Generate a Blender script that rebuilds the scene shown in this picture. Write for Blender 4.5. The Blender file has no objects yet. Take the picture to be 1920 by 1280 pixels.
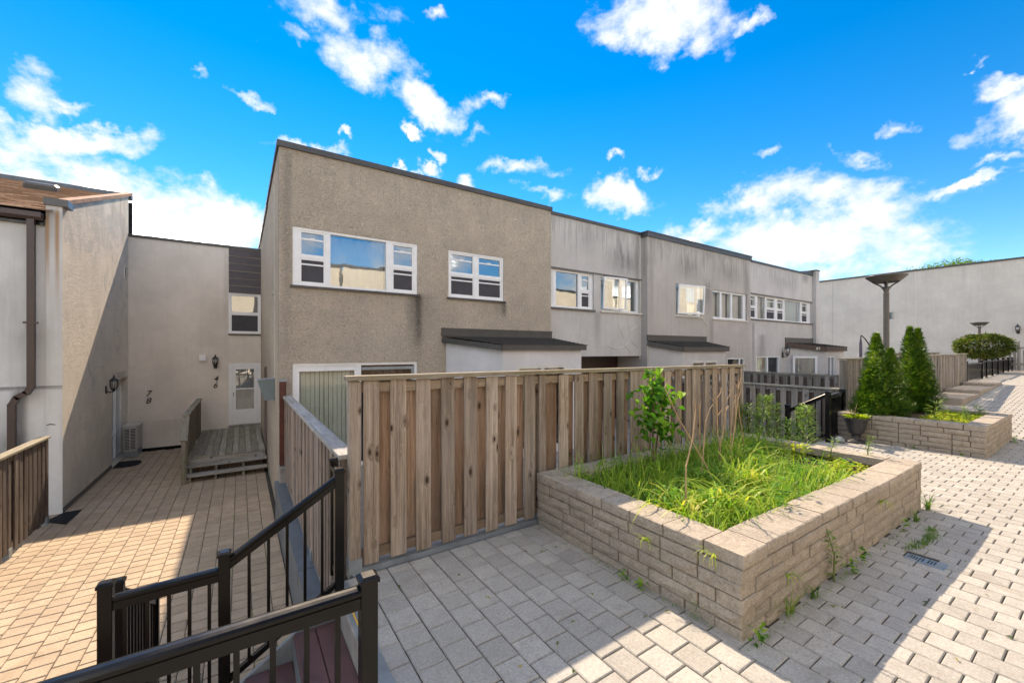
import bpy, bmesh, math, random
from mathutils import Vector, Matrix, Euler, noise as mn

RND = random.Random(7)
sc = bpy.context.scene
COL = sc.collection

# ------------------------------------------------------------------ camera
YAW = math.atan2(1160.0, 769.0)                 # angle from the terrace line (X axis) to the view direction
FW = Vector((math.cos(YAW), math.sin(YAW), 0))
RT = Vector((math.sin(YAW), -math.cos(YAW), 0))
EYE = Vector((0, 0, 1.8))                       # plaza paving is z = 0
FPX = 769.0
cam_d = bpy.data.cameras.new('camera')
cam_d.sensor_width = 36.0
cam_d.lens = FPX / 1920 * 36.0
cam_d.shift_y = 17.0 / 1920
cam_d.clip_start = 0.05
cam_d.clip_end = 1500
cam = bpy.data.objects.new('camera', cam_d)
COL.objects.link(cam)
cam.location = EYE
cam.rotation_euler = (math.radians(90), 0, -math.atan2(FW.x, FW.y))
sc.camera = cam


def sight(u, v):
    """World direction of a point of the photograph (used for cloud directions and for ranking pieces)."""
    return (FW * FPX + RT * (u - 960) + Vector((0, 0, 657 - v))).normalized()


def px(p):
    d = Vector(p) - EYE
    k = d.dot(FW)
    if k < 0.05:
        return None
    return 960 + FPX * d.dot(RT) / k, 657 - FPX * d.z / k, k


# ------------------------------------------------------------------ light
SUN = Vector((0.19, 1.05, 1.0)).normalized()    # towards the sun
SUN_EL = math.asin(SUN.z)
SUN_AZ = math.atan2(SUN.x, SUN.y)               # clockwise from +Y
sun_d = bpy.data.lights.new('sun', 'SUN')
sun_d.energy = 2.5
sun_d.angle = math.radians(0.55)
sun_d.color = (1.0, 0.80, 0.59)
sun = bpy.data.objects.new('sun', sun_d)
COL.objects.link(sun)
sun.location = (5, 30, 40)
sun.rotation_euler = (-SUN).to_track_quat('-Z', 'Y').to_euler()

vs = sc.view_settings
vs.view_transform = 'Standard'
vs.look = 'None'
vs.gamma = 1.0
vs.exposure = 2.0
vs.use_curve_mapping = False


def node(t, typ, ins=None, **at):
    n = t.nodes.new(typ)
    for k, v in at.items():
        setattr(n, k, v)
    for k, v in (ins or {}).items():
        s = n.inputs[k]
        if isinstance(v, bpy.types.NodeSocket):
            t.links.new(v, s)
        else:
            s.default_value = v
    return n


def mth(t, op, a, b=0.0, c=0.0, clamp=False):
    n = node(t, 'ShaderNodeMath', {0: a, 1: b, 2: c}, operation=op)
    n.use_clamp = clamp
    return n.outputs[0]


def mixc(t, f, a, b, blend='MIX'):
    return node(t, 'ShaderNodeMixRGB', {0: f, 1: a, 2: b}, blend_type=blend).outputs[0]


def rgba(c):
    return (c[0], c[1], c[2], 1.0)


def sstep(t, x, a, b):
    return node(t, 'ShaderNodeMapRange', {0: x, 1: a, 2: b, 3: 0.0, 4: 1.0}, interpolation_type='SMOOTHSTEP').outputs[0]


def noise(t, vec, scale, detail=4.0, rough=0.55, dist=0.0):
    return node(t, 'ShaderNodeTexNoise', {'Vector': vec, 'Scale': scale, 'Detail': detail, 'Roughness': rough, 'Distortion': dist}).outputs[0]


def mapv(t, vec, scale=(1, 1, 1), loc=(0, 0, 0), rot=(0, 0, 0), kind='POINT'):
    return node(t, 'ShaderNodeMapping', {'Vector': vec, 'Location': loc, 'Rotation': rot, 'Scale': scale}, vector_type=kind).outputs[0]


world = bpy.data.worlds.new('World')
sc.world = world
world.use_nodes = True
wt = world.node_tree
wt.nodes.clear()
w_out = wt.nodes.new('ShaderNodeOutputWorld')
w_bg = wt.nodes.new('ShaderNodeBackground')
sky = wt.nodes.new('ShaderNodeTexSky')
sky.sky_type = 'NISHITA'
sky.sun_disc = False
sky.sun_elevation = SUN_EL
sky.sun_rotation = SUN_AZ
sky.air_density = 1.0
sky.dust_density = 0.0
sky.ozone_density = 1.5
w_bg.inputs['Strength'].default_value = 0.145
w_dir = wt.nodes.new('ShaderNodeTexCoord').outputs['Generated']
# (u, v, half width, half height, turn in degrees, weight): where each cloud stands in the sky
CLOUDS = [(610, 30, 125, 50, 0, .9), (690, 112, 95, 58, 18, 1), (790, 180, 100, 36, 10, 1.1), (905, 190, 28, 16, 0, .8),
          (810, 14, 48, 20, 10, .9), (1245, 22, 165, 82, 3, 1.5), (1420, 20, 36, 22, 0, .9), (362, 128, 22, 20, 20, .7),
          (25, 165, 65, 45, 5, 1), (90, 190, 50, 14, 0, .7), (130, 272, 200, 44, 4, 1.6), (120, 395, 430, 115, 10, 2.3),
          (380, 432, 200, 78, 8, 2.0), (1672, 240, 40, 22, 0, .9), (1870, 183, 70, 26, 0, .9), (1880, 252, 115, 50, 0, 1.2),
          (1590, 302, 58, 18, 8, .8), (1545, 378, 180, 52, 4, 1.0), (1790, 366, 75, 10, -6, .6), (1390, 388, 85, 30, 0, .8),
          (1320, 435, 85, 36, 0, 1.0), (1500, 470, 250, 75, 0, 1.35), (975, 313, 68, 20, -4, .9), (1010, 350, 44, 14, 5, .7),
          (1155, 370, 72, 32, 14, 1.0), (882, 338, 30, 20, 20, .8), (1192, 386, 34, 20, 0, .8), (770, 235, 22, 12, 0, .9),
          (1220, 325, 22, 12, 0, .8), (800, 310, 26, 13, 0, .9), (740, 318, 38, 13, 0, .9), (1152, 297, 18, 11, 0, .8), (655, 267, 16, 9, 0, .8), (820, 278, 16, 14, 0, .8), (590, 290, 60, 12, 6, .55),
          (1795, 130, 16, 10, 0, .5), (1850, 330, 34, 10, -6, .5), (470, 180, 46, 14, 0, .6), (1460, 300, 30, 10, 0, .5), (560, 95, 60, 20, 20, .6), (880, 250, 40, 14, 10, .5)]
warp = node(wt, 'ShaderNodeTexNoise', {'Vector': w_dir, 'Scale': 6.5, 'Detail': 6.0, 'Roughness': .62}).outputs['Color']
warp = node(wt, 'ShaderNodeVectorMath', {0: warp, 1: (.5, .5, .5)}, operation='SUBTRACT').outputs[0]
warp = node(wt, 'ShaderNodeVectorMath', {0: warp, 'Scale': .20}, operation='SCALE').outputs[0]
w_cl = node(wt, 'ShaderNodeVectorMath', {0: w_dir, 1: warp}, operation='ADD').outputs[0]
acc = None
for (u, v, hw, hh, rot, wgt) in CLOUDS:
    c = sight(u, v)
    ex = (sight(u + 4, v) - sight(u - 4, v)).normalized()
    ey = ex.cross(c).normalized()
    ex = c.cross(ey) * -1
    ex = ex.normalized()
    if ex.dot(RT) < 0:
        ex = -ex
    a = math.radians(-rot)
    ax = ex * math.cos(a) + ey * math.sin(a) * (1 if ey.z > 0 else -1)
    ay = c.cross(ax)
    sx = (sight(u + hw, v) - sight(u - hw, v)).length / 2
    sy = (sight(u, v + hh) - sight(u, v - hh)).length / 2
    m = Matrix((ax, ay, c)).transposed()
    mp = mapv(wt, w_cl, (sx, sy, 0.6), c, m.to_euler('XYZ'), 'TEXTURE')
    ln = node(wt, 'ShaderNodeVectorMath', {0: mp}, operation='LENGTH').outputs['Value']
    s = mth(wt, 'MULTIPLY_ADD', ln, -wgt, wgt)
    acc = s if acc is None else mth(wt, 'MAXIMUM', acc, s)
# added clouds for the unseen sky, thickened to brighten the shade; reflections see them
GOFF = (3, 1, 2)
g1 = noise(wt, mapv(wt, w_dir, (2.2, 2.2, 3.4), GOFF), 1.5, 2, .5)
g1 = mth(wt, 'MULTIPLY', mth(wt, 'SUBTRACT', g1, .465), 7.0)
view_dot = node(wt, 'ShaderNodeVectorMath', {0: w_dir, 1: FW}, operation='DOT_PRODUCT').outputs['Value']
g1 = mth(wt, 'SUBTRACT', g1, mth(wt, 'MULTIPLY', sstep(wt, view_dot, .15, .5), 3.0))
acc = mth(wt, 'MAXIMUM', acc, g1)
fb = noise(wt, mapv(wt, w_dir, (1, 1, 1.5)), 7.0, 9, .62, .25)
fb2 = noise(wt, mapv(wt, w_dir, (1, 1, 1.6), (3, 1, 7)), 26.0, 5, .6)
dens = mth(wt, 'ADD', acc, mth(wt, 'MULTIPLY', mth(wt, 'SUBTRACT', fb, .5), 3.2))
dens = mth(wt, 'ADD', dens, mth(wt, 'MULTIPLY', mth(wt, 'SUBTRACT', fb2, .5), 1.5))
dens = mth(wt, 'MULTIPLY', sstep(wt, acc, -1.2, .2), dens)
dens = mth(wt, 'ADD', dens, mth(wt, 'MULTIPLY', sstep(wt, acc, -.5, .3), .28))
cov = sstep(wt, dens, .05, 1.3)
blue = node(wt, 'ShaderNodeHueSaturation', {'Saturation': 1.50, 'Value': 0.365, 'Color': sky.outputs[0]}).outputs[0]
cl_col = mixc(wt, sstep(wt, dens, 1.1, 2.2), (1.85, 1.92, 2.0, 1), (25.0, 23.2, 21.2, 1))
full = mixc(wt, cov, blue, cl_col)
wt.links.new(full, w_bg.inputs['Color'])
wt.links.new(w_bg.outputs[0], w_out.inputs['Surface'])

# ------------------------------------------------------------------ mesh and object helpers
class MB:
    """Collects simple shapes; build() links them as one mesh object."""
    def __init__(s):
        s.v, s.f, s.m, s.t = [], [], [], []
        s.tint = 0.0
        s.mi = 0

    def add(s, vs, fs):
        o = len(s.v)
        s.v.extend(tuple(p) for p in vs)
        for f in fs:
            s.f.append(tuple(i + o for i in f))
            s.m.append(s.mi)
            s.t.append(s.tint)
        return s

    def box(s, x0, y0, z0, x1, y1, z1):
        return s.add([(x0, y0, z0), (x1, y0, z0), (x1, y1, z0), (x0, y1, z0), (x0, y0, z1), (x1, y0, z1), (x1, y1, z1), (x0, y1, z1)],
                     [(0, 3, 2, 1), (4, 5, 6, 7), (0, 1, 5, 4), (1, 2, 6, 5), (2, 3, 7, 6), (3, 0, 4, 7)])

    def cbox(s, x0, y0, z0, x1, y1, z1, c=0.004):
        """Box with all its vertical and top edges chamfered."""
        c = min(c, (x1 - x0) * .3, (y1 - y0) * .3, (z1 - z0) * .45)
        ring = [(x0 + c, y0), (x1 - c, y0), (x1, y0 + c), (x1, y1 - c), (x1 - c, y1), (x0 + c, y1), (x0, y1 - c), (x0, y0 + c)]
        top = [(x0 + c, y0 + c), (x1 - c, y0 + c), (x1 - c, y0 + c), (x1 - c, y1 - c), (x1 - c, y1 - c), (x0 + c, y1 - c), (x0 + c, y1 - c), (x0 + c, y0 + c)]
        vs = [(x, y, z0) for x, y in ring] + [(x, y, z1 - c) for x, y in ring] + [(x0 + c, y0 + c, z1), (x1 - c, y0 + c, z1), (x1 - c, y1 - c, z1), (x0 + c, y1 - c, z1)]
        fs = [tuple(reversed(range(8)))]
        fs += [(i, (i + 1) % 8, 8 + (i + 1) % 8, 8 + i) for i in range(8)]
        fs += [(8, 9, 17, 16), (10, 11, 18, 17), (12, 13, 19, 18), (14, 15, 16, 19)]
        fs += [(9, 10, 17), (11, 12, 18), (13, 14, 19), (15, 8, 16)]
        fs += [(16, 17, 18, 19)]
        return s.add(vs, fs)

    def beam(s, p, q, w, h, up=(0, 0, 1)):
        """Rectangular bar from p to q, w wide and h high."""
        p, q = Vector(p), Vector(q)
        d = (q - p).normalized()
        side = d.cross(Vector(up))
        if side.length < 1e-4:
            side = Vector((1, 0, 0))
        side.normalize()
        u = side.cross(d)
        vs = []
        for c in (p, q):
            for a, b in ((-1, -1), (1, -1), (1, 1), (-1, 1)):
                vs.append(c + side * a * w / 2 + u * b * h / 2)
        return s.add(vs, [(0, 1, 2, 3), (7, 6, 5, 4), (0, 4, 5, 1), (1, 5, 6, 2), (2, 6, 7, 3), (3, 7, 4, 0)])

    def sweep(s, p, q, prof, up=(0, 0, 1)):
        """Extrudes the closed profile [(side, up)] from p to q; ends capped; up stays vertical."""
        p, q = Vector(p), Vector(q)
        d = (q - p).normalized()
        side = d.cross(Vector(up)).normalized()
        n = len(prof)
        vs = [c + side * a + Vector(up) * b for c in (p, q) for a, b in prof]
        return s.add(vs, [(i, (i + 1) % n, n + (i + 1) % n, n + i) for i in range(n)] + [tuple(reversed(range(n))), tuple(range(n, 2 * n))])

    def tube(s, pts, r, n=8, cap=True):
        pts = [Vector(p) for p in pts]
        rr = r if isinstance(r, (list, tuple)) else [r] * len(pts)
        vs = []
        ref = Vector((0.31, 0.23, 0.92))
        for i, p in enumerate(pts):
            d = (pts[min(i + 1, len(pts) - 1)] - pts[max(i - 1, 0)]).normalized()
            a = d.cross(ref)
            if a.length < .05:
                a = d.cross(Vector((1, 0, 0)))
            a.normalize()
            b = d.cross(a)
            for k in range(n):
                t = 2 * math.pi * k / n
                vs.append(p + (a * math.cos(t) + b * math.sin(t)) * rr[i])
        fs = []
        for i in range(len(pts) - 1):
            for k in range(n):
                fs.append((i * n + k, i * n + (k + 1) % n, (i + 1) * n + (k + 1) % n, (i + 1) * n + k))
        if cap:
            fs += [tuple(reversed(range(n))), tuple(range((len(pts) - 1) * n, len(pts) * n))]
        return s.add(vs, fs)

    def lathe(s, prof, c=(0, 0, 0), n=24):
        vs = []
        for r, z in prof:
            for k in range(n):
                t = 2 * math.pi * k / n
                vs.append((c[0] + r * math.cos(t), c[1] + r * math.sin(t), c[2] + z))
        fs = []
        for i in range(len(prof) - 1):
            for k in range(n):
                fs.append((i * n + k, i * n + (k + 1) % n, (i + 1) * n + (k + 1) % n, (i + 1) * n + k))
        fs += [tuple(reversed(range(n))), tuple(range((len(prof) - 1) * n, len(prof) * n))]
        return s.add(vs, fs)

    def prism(s, poly, z0, z1):
        n = len(poly)
        return s.add([(x, y, z0) for x, y in poly] + [(x, y, z1) for x, y in poly],
                     [(i, (i + 1) % n, n + (i + 1) % n, n + i) for i in range(n)] + [tuple(reversed(range(n))), tuple(range(n, 2 * n))])

    def quad(s, a, b, c, d):
        return s.add([a, b, c, d], [(0, 1, 2, 3)])

    def mesh(s, name, mats, smooth=False, tint=False):
        me = bpy.data.meshes.new(name)
        me.from_pydata(s.v, [], s.f)
        for m in (mats if isinstance(mats, (list, tuple)) else [mats]):
            me.materials.append(m)
        if any(s.m):
            me.polygons.foreach_set('material_index', s.m)
        if tint:
            at = me.attributes.new('tint', 'FLOAT', 'FACE')
            at.data.foreach_set('value', s.t)
        if smooth:
            me.polygons.foreach_set('use_smooth', [True] * len(me.polygons))
        me.update()
        return me

    def build(s, name, mats, parent=None, loc=(0, 0, 0), rz=0.0, smooth=False, tint=False):
        return link(name, s.mesh(name, mats, smooth, tint), parent, loc, (0, 0, rz))


def link(name, data, parent=None, loc=(0, 0, 0), rot=(0, 0, 0), scale=None):
    o = bpy.data.objects.new(name, data)
    COL.objects.link(o)
    o.parent = parent
    o.location = loc
    o.rotation_euler = rot
    if scale:
        o.scale = scale
    return o


def tag(o, label=None, cat=None, group=None, kind=None):
    if label:
        o['label'] = label
    if cat:
        o['category'] = cat
    if group:
        o['group'] = group
    if kind:
        o['kind'] = kind
    return o


def thing(name, label, cat, loc=(0, 0, 0), rz=0.0, group=None):
    o = link(name, None, None, loc, (0, 0, rz))
    o.empty_display_size = .1
    return tag(o, label, cat, group)


# ------------------------------------------------------------------ materials
def new_mat(name):
    m = bpy.data.materials.new(name)
    m.use_nodes = True
    t = m.node_tree
    t.nodes.clear()
    out = t.nodes.new('ShaderNodeOutputMaterial')
    return m, t, out


def princ(t, out, color, rough=.8, normal=None, spec=.5, metal=0.0, coat=0.0):
    ins = {'Base Color': color if isinstance(color, bpy.types.NodeSocket) else rgba(color), 'Roughness': rough,
           'Specular IOR Level': spec, 'Metallic': metal, 'Coat Weight': coat}
    if normal is not None:
        ins['Normal'] = normal
    b = node(t, 'ShaderNodeBsdfPrincipled', ins)
    t.links.new(b.outputs[0], out.inputs['Surface'])
    return b


def coords(t, which='Object'):
    return t.nodes.new('ShaderNodeTexCoord').outputs[which]


def bump(t, h, strength=.5, dist=.01, normal=None):
    ins = {'Height': h, 'Strength': strength, 'Distance': dist}
    if normal is not None:
        ins['Normal'] = normal
    return node(t, 'ShaderNodeBump', ins).outputs[0]


def ramp(t, fac, stops):
    n = node(t, 'ShaderNodeValToRGB', {0: fac})
    el = n.color_ramp.elements
    while len(el) < len(stops):
        el.new(.5)
    for e, (p, c) in zip(el, stops):
        e.position = p
        e.color = rgba(c) if not isinstance(c, (int, float)) else (c, c, c, 1)
    return n.outputs[0]


def obj_random(t):
    return t.nodes.new('ShaderNodeObjectInfo').outputs['Random']


def tint_attr(t):
    n = t.nodes.new('ShaderNodeAttribute')
    n.attribute_name = 'tint'
    return n.outputs['Fac']


def plain(name, c, rough=.6, spec=.5, metal=0.0, grime=.15, scale=6.0, bumpy=0.0):
    m, t, out = new_mat(name)
    co = coords(t)
    n = noise(t, co, scale, 6, .65)
    dark = tuple(x * (1 - grime * 2) for x in c)
    lite = tuple(min(1, x * (1 + grime)) for x in c)
    col = ramp(t, n, [(.28, dark), (.72, lite)])
    rg = mth(t, 'MULTIPLY_ADD', n, .25, rough - .12)
    nm = bump(t, noise(t, co, scale * 14, 3), bumpy, .002) if bumpy else None
    princ(t, out, col, rg, nm, spec, metal)
    return m


def stucco(name, c, kind='fine', stains=(), axis='X', streak=.25, rust=(), edge=None):
    """Rendered wall in world metres; stains are drips and soot with a shape of their own: (along, half width, top z, length, strength)."""
    m, t, out = new_mat(name)
    co = coords(t)
    sep = node(t, 'ShaderNodeSeparateXYZ', {0: co}).outputs
    al, z = sep[axis], sep['Z']
    big = noise(t, co, .9, 5, .6)
    mid = noise(t, co, 5.0, 6, .65)
    fine = noise(t, co, 60, 4, .6)
    run = noise(t, mapv(t, co, (7, 7, .35)), 1.0, 5, .6)
    col = mixc(t, ramp(t, big, [(.3, 0.0), (.7, 1.0)]), rgba(tuple(x * .86 for x in c)), rgba(tuple(min(1, x * 1.09) for x in c)))
    col = mixc(t, mth(t, 'MULTIPLY', ramp(t, mid, [(.35, 0.0), (.75, 1.0)]), .3), col, rgba((c[0] * .74, c[1] * .72, c[2] * .69)))
    col = mixc(t, mth(t, 'MULTIPLY', ramp(t, run, [(.5, 0.0), (.8, 1.0)]), streak), col, rgba((c[0] * .55, c[1] * .55, c[2] * .56)))
    col = mixc(t, mth(t, 'MULTIPLY', ramp(t, fine, [(.3, 0.0), (.8, 1.0)]), .22), col, rgba((c[0] * .7, c[1] * .69, c[2] * .67)))
    dirt = noise(t, mapv(t, co, (9, 9, .9)), 1.0, 5, .7)
    for st in stains:
        x0, hw, zt, ln, k = st[:5]
        soft = st[5] if len(st) > 5 else .04
        dx = mth(t, 'DIVIDE', mth(t, 'ABSOLUTE', mth(t, 'SUBTRACT', al, x0)), hw)
        mx = sstep(t, mth(t, 'ADD', dx, mth(t, 'MULTIPLY', mth(t, 'SUBTRACT', dirt, .5), .9)), 1.0, .1)
        dz = mth(t, 'DIVIDE', mth(t, 'SUBTRACT', zt, z), ln)
        mz = mth(t, 'MULTIPLY', sstep(t, mth(t, 'ADD', dz, mth(t, 'MULTIPLY', mth(t, 'SUBTRACT', dirt, .5), soft * 2)), -.03, soft), sstep(t, mth(t, 'ADD', dz, mth(t, 'MULTIPLY', mth(t, 'SUBTRACT', mid, .5), .5)), 1.0, .25))
        mk = mth(t, 'MULTIPLY', mth(t, 'MULTIPLY', mx, mz), mth(t, 'MULTIPLY', ramp(t, dirt, [(.25, .45), (.65, 1.0)]), k), 0, True)
        col = mixc(t, mk, col, rgba((.045, .043, .042)))
    if edge:
        de = mth(t, 'SUBTRACT', edge[0], z)
        dn = noise(t, mapv(t, co, (11, 11, .5)), 1.0, 5, .7)
        me_ = mth(t, 'MULTIPLY', sstep(t, mth(t, 'SUBTRACT', de, mth(t, 'MULTIPLY', sstep(t, dn, .42, .75), 1.4)), .25, -.15), edge[1])
        col = mixc(t, me_, col, rgba((.10, .095, .09)))
    for st in rust:
        x0, hw, zt, ln, k = st
        dx = mth(t, 'DIVIDE', mth(t, 'ABSOLUTE', mth(t, 'SUBTRACT', al, x0)), hw)
        mx = sstep(t, mth(t, 'ADD', dx, mth(t, 'MULTIPLY', mth(t, 'SUBTRACT', dirt, .5), .8)), 1.0, .1)
        dz = mth(t, 'DIVIDE', mth(t, 'SUBTRACT', zt, z), ln)
        mz = mth(t, 'MULTIPLY', sstep(t, dz, -.03, .04), sstep(t, dz, 1.0, .2))
        col = mixc(t, mth(t, 'MULTIPLY', mth(t, 'MULTIPLY', mx, mz), k, 0, True), col, rgba((.36, .19, .07)))
    if kind == 'roughcast':  # relief shading is also painted into the colour: dark pits, pale ridges
        wv = noise(t, co, 3.2, 3, .6)
        ws = noise(t, co, 7.5, 8, .74, 2.2)
        gr = noise(t, mapv(t, co, (1, 1, 1), (0, 0, 0), (.3, .5, .2)), 9.5, 7, .74, 3.6)
        gf = noise(t, mapv(t, co, (1, 1, 1), (4, 1, 2), (.7, .1, .4)), 21, 5, .72, 2.6)
        ht = mth(t, 'ADD', mth(t, 'MULTIPLY', ws, .8), mth(t, 'ADD', mth(t, 'MULTIPLY', gr, .8), mth(t, 'MULTIPLY', gf, .5)))
        col = mixc(t, mth(t, 'MULTIPLY', ramp(t, wv, [(.4, 0.0), (.65, 1.0)]), .28), col, rgba((c[0] * .66, c[1] * .66, c[2] * .68)))
        col = mixc(t, mth(t, 'MULTIPLY', ramp(t, gr, [(.37, 1.0), (.44, 0.0)]), .75), col, rgba((c[0] * .36, c[1] * .34, c[2] * .32)))
        col = mixc(t, mth(t, 'MULTIPLY', ramp(t, gf, [(.36, 1.0), (.44, 0.0)]), .65), col, rgba((c[0] * .4, c[1] * .38, c[2] * .36)))
        col = mixc(t, mth(t, 'MULTIPLY', ramp(t, gr, [(.55, 0.0), (.64, 1.0)]), .5), col, rgba((min(1, c[0] * 1.5), min(1, c[1] * 1.47), c[2] * 1.42)))
        nm = bump(t, ht, 1.0, .07)
    elif kind == 'trowel':
        ws = noise(t, mapv(t, co, (1, 1, .8)), 9, 7, .7, 1.2)
        flake = mth(t, 'ADD', noise(t, co, 1.9, 7, .72, .8), mth(t, 'MULTIPLY', sstep(t, z, 2.8, 4.6), .10))
        col = mixc(t, mth(t, 'MULTIPLY', ramp(t, flake, [(.58, 0.0), (.63, 1.0)]), .4), col, rgba((.44, .45, .42)))
        gr = noise(t, co, 34, 4, .7, 2.0)
        col = mixc(t, mth(t, 'MULTIPLY', ramp(t, gr, [(.3, 1.0), (.45, 0.0)]), .4), col, rgba((c[0] * .5, c[1] * .48, c[2] * .44)))
        nm = bump(t, mth(t, 'ADD', ws, mth(t, 'MULTIPLY', gr, .6)), 1.0, .06)
    else:
        nm = bump(t, mth(t, 'ADD', mth(t, 'MULTIPLY', mid, .5), mth(t, 'MULTIPLY', fine, .5)), .35, .008)
    princ(t, out, col, .92, nm, .2)
    return m


def wood(name, dark, midc, lite, axis='Z', red=0.0, knots=True, green=0.0):
    """Weathered board; the grain runs along the given local axis and every board gets its own piece of timber."""
    m, t, out = new_mat(name)
    co = coords(t)
    rd = obj_random(t)
    off = node(t, 'ShaderNodeCombineXYZ', {0: mth(t, 'MULTIPLY', rd, 37.0), 1: mth(t, 'MULTIPLY', rd, 91.0), 2: mth(t, 'MULTIPLY', rd, 53.0)}).outputs[0]
    p = node(t, 'ShaderNodeVectorMath', {0: co, 1: off}, operation='ADD').outputs[0]
    sc_ = {'X': (1.3, 27, 27), 'Y': (27, 1.3, 27), 'Z': (27, 27, 1.3)}[axis]
    kn = {'X': (5.0, 7.5, 7.5), 'Y': (7.5, 5.0, 7.5), 'Z': (7.5, 7.5, 5.0)}[axis]
    vo = node(t, 'ShaderNodeTexVoronoi', {'Vector': mapv(t, p, kn), 'Scale': 1.0, 'Randomness': 1.0}, feature='F1').outputs['Distance']
    near = sstep(t, vo, .34, .0)
    warp = mth(t, 'MULTIPLY', near, 1.1)
    gp = node(t, 'ShaderNodeVectorMath', {0: mapv(t, p, sc_), 1: node(t, 'ShaderNodeCombineXYZ', {0: warp, 1: warp, 2: warp}).outputs[0]}, operation='ADD').outputs[0]
    g1 = noise(t, gp, 1.0, 6, .68, .4)
    g2 = noise(t, gp, 5.5, 4, .7, .2)
    patch = noise(t, p, 1.7, 4, .6)
    col = ramp(t, g1, [(.33, dark), (.5, midc), (.68, lite)])
    col = mixc(t, mth(t, 'MULTIPLY', ramp(t, g2, [(.35, 1.0), (.55, 0.0)]), .55), col, rgba(tuple(x * .5 for x in dark)))
    col = mixc(t, mth(t, 'MULTIPLY', ramp(t, patch, [(.4, 0.0), (.7, 1.0)]), .45), col, rgba((lite[0] * .85, lite[1] * .9, lite[2] * 1.02)))
    col = mixc(t, mth(t, 'MULTIPLY', ramp(t, rd, [(0.0, 0.0), (1.0, 1.0)]), red), col, rgba((.25, .115, .05)))
    bright = mth(t, 'MULTIPLY_ADD', mth(t, 'FRACT', mth(t, 'MULTIPLY', rd, 17.3)), .5, .74)
    col = mixc(t, 1.0, col, node(t, 'ShaderNodeCombineColor', {0: bright, 1: bright, 2: bright}).outputs[0], 'MULTIPLY')
    if knots:
        kv = mth(t, 'ADD', vo, mth(t, 'MULTIPLY', mth(t, 'SUBTRACT', g2, .5), .08))
        col = mixc(t, sstep(t, kv, .135, .075), col, rgba((.028, .02, .014)))
        col = mixc(t, mth(t, 'MULTIPLY', sstep(t, vo, .26, .12), .35), col, rgba((.07, .045, .03)))
    if green:
        col = mixc(t, mth(t, 'MULTIPLY', ramp(t, noise(t, p, 3.0, 4), [(.45, 0.0), (.7, 1.0)]), green), col, rgba((.16, .17, .05)))
    nm = bump(t, mth(t, 'ADD', g1, g2), .6, .006)
    princ(t, out, col, .85, nm, .25)
    return m


def paver_mat(name, c, warm, single):
    m, t, out = new_mat(name)
    co = coords(t, 'Object') if not single else node(t, 'ShaderNodeNewGeometry').outputs['Position']
    rd = obj_random(t) if single else tint_attr(t)
    pos = node(t, 'ShaderNodeNewGeometry').outputs['Position']
    agg = node(t, 'ShaderNodeTexVoronoi', {'Vector': pos, 'Scale': 150.0}, feature='F1').outputs
    sp = noise(t, pos, 62, 5, .8)
    big = noise(t, pos, 1.1, 5, .6)
    md = noise(t, pos, 8, 6, .7)
    k = mth(t, 'MULTIPLY_ADD', rd, .24, .88)
    col = mixc(t, ramp(t, big, [(.35, 0.0), (.68, 1.0)]), rgba(c), rgba(warm))
    col = mixc(t, 1.0, col, node(t, 'ShaderNodeCombineColor', {0: k, 1: k, 2: k}).outputs[0], 'MULTIPLY')
    col = mixc(t, mth(t, 'MULTIPLY', ramp(t, md, [(.45, 0.0), (.75, 1.0)]), .5), col, rgba((c[0] * .62, c[1] * .6, c[2] * .57)))
    st_ = noise(t, pos, 2.6, 5, .7, .8)
    col = mixc(t, mth(t, 'MULTIPLY', ramp(t, st_, [(.58, 0.0), (.68, 1.0)]), .35), col, rgba((c[0] * .55, c[1] * .5, c[2] * .42)))
    col = mixc(t, ramp(t, sp, [(.38, .42), (.48, 0.0)]), col, rgba((c[0] * .42, c[1] * .42, c[2] * .43)))
    col = mixc(t, ramp(t, sp, [(.54, 0.0), (.66, .34)]), col, rgba((min(1, c[0] * 1.75), min(1, c[1] * 1.75), min(1, c[2] * 1.75))))
    pick = mth(t, 'MULTIPLY', ramp(t, agg['Distance'], [(.12, 1.0), (.3, 0.0)]), ramp(t, node(t, 'ShaderNodeSeparateColor', {0: agg['Color']}).outputs[0], [(.86, 0.0), (.9, 1.0)]))
    col = mixc(t, mth(t, 'MULTIPLY', pick, .8), col, rgba((.68, .66, .62)))
    nm = bump(t, sp, .5, .003)
    princ(t, out, col, .88, nm, .3)
    return m


def block_mat(name, c):
    m, t, out = new_mat(name)
    pos = node(t, 'ShaderNodeNewGeometry').outputs['Position']
    rd = obj_random(t)
    n1 = noise(t, pos, 14, 7, .75)
    n2 = noise(t, pos, 58, 5, .8)
    n3 = noise(t, pos, 2.2, 4, .6)
    col = ramp(t, n1, [(.25, tuple(x * .55 for x in c)), (.5, c), (.8, tuple(min(1, x * 1.35) for x in c))])
    col = mixc(t, mth(t, 'MULTIPLY', rd, .5), col, rgba((c[0] * .72, c[1] * .73, c[2] * .76)))
    col = mixc(t, mth(t, 'MULTIPLY', ramp(t, mth(t, 'FRACT', mth(t, 'MULTIPLY', rd, 7.7)), [(.6, 0.0), (1.0, 1.0)]), .4), col, rgba((.34, .285, .23)))
    col = mixc(t, mth(t, 'MULTIPLY', ramp(t, n3, [(.45, 0.0), (.7, 1.0)]), .35), col, rgba((c[0] * .6, c[1] * .6, c[2] * .58)))
    col = mixc(t, ramp(t, n2, [(.53, 0.0), (.66, .38)]), col, rgba((.52, .48, .42)))
    col = mixc(t, ramp(t, n2, [(.38, .5), (.48, 0.0)]), col, rgba((c[0] * .35, c[1] * .34, c[2] * .33)))
    nm = bump(t, mth(t, 'ADD', n1, mth(t, 'MULTIPLY', n2, .5)), .7, .012)
    princ(t, out, col, .93, nm, .2)
    return m


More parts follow.
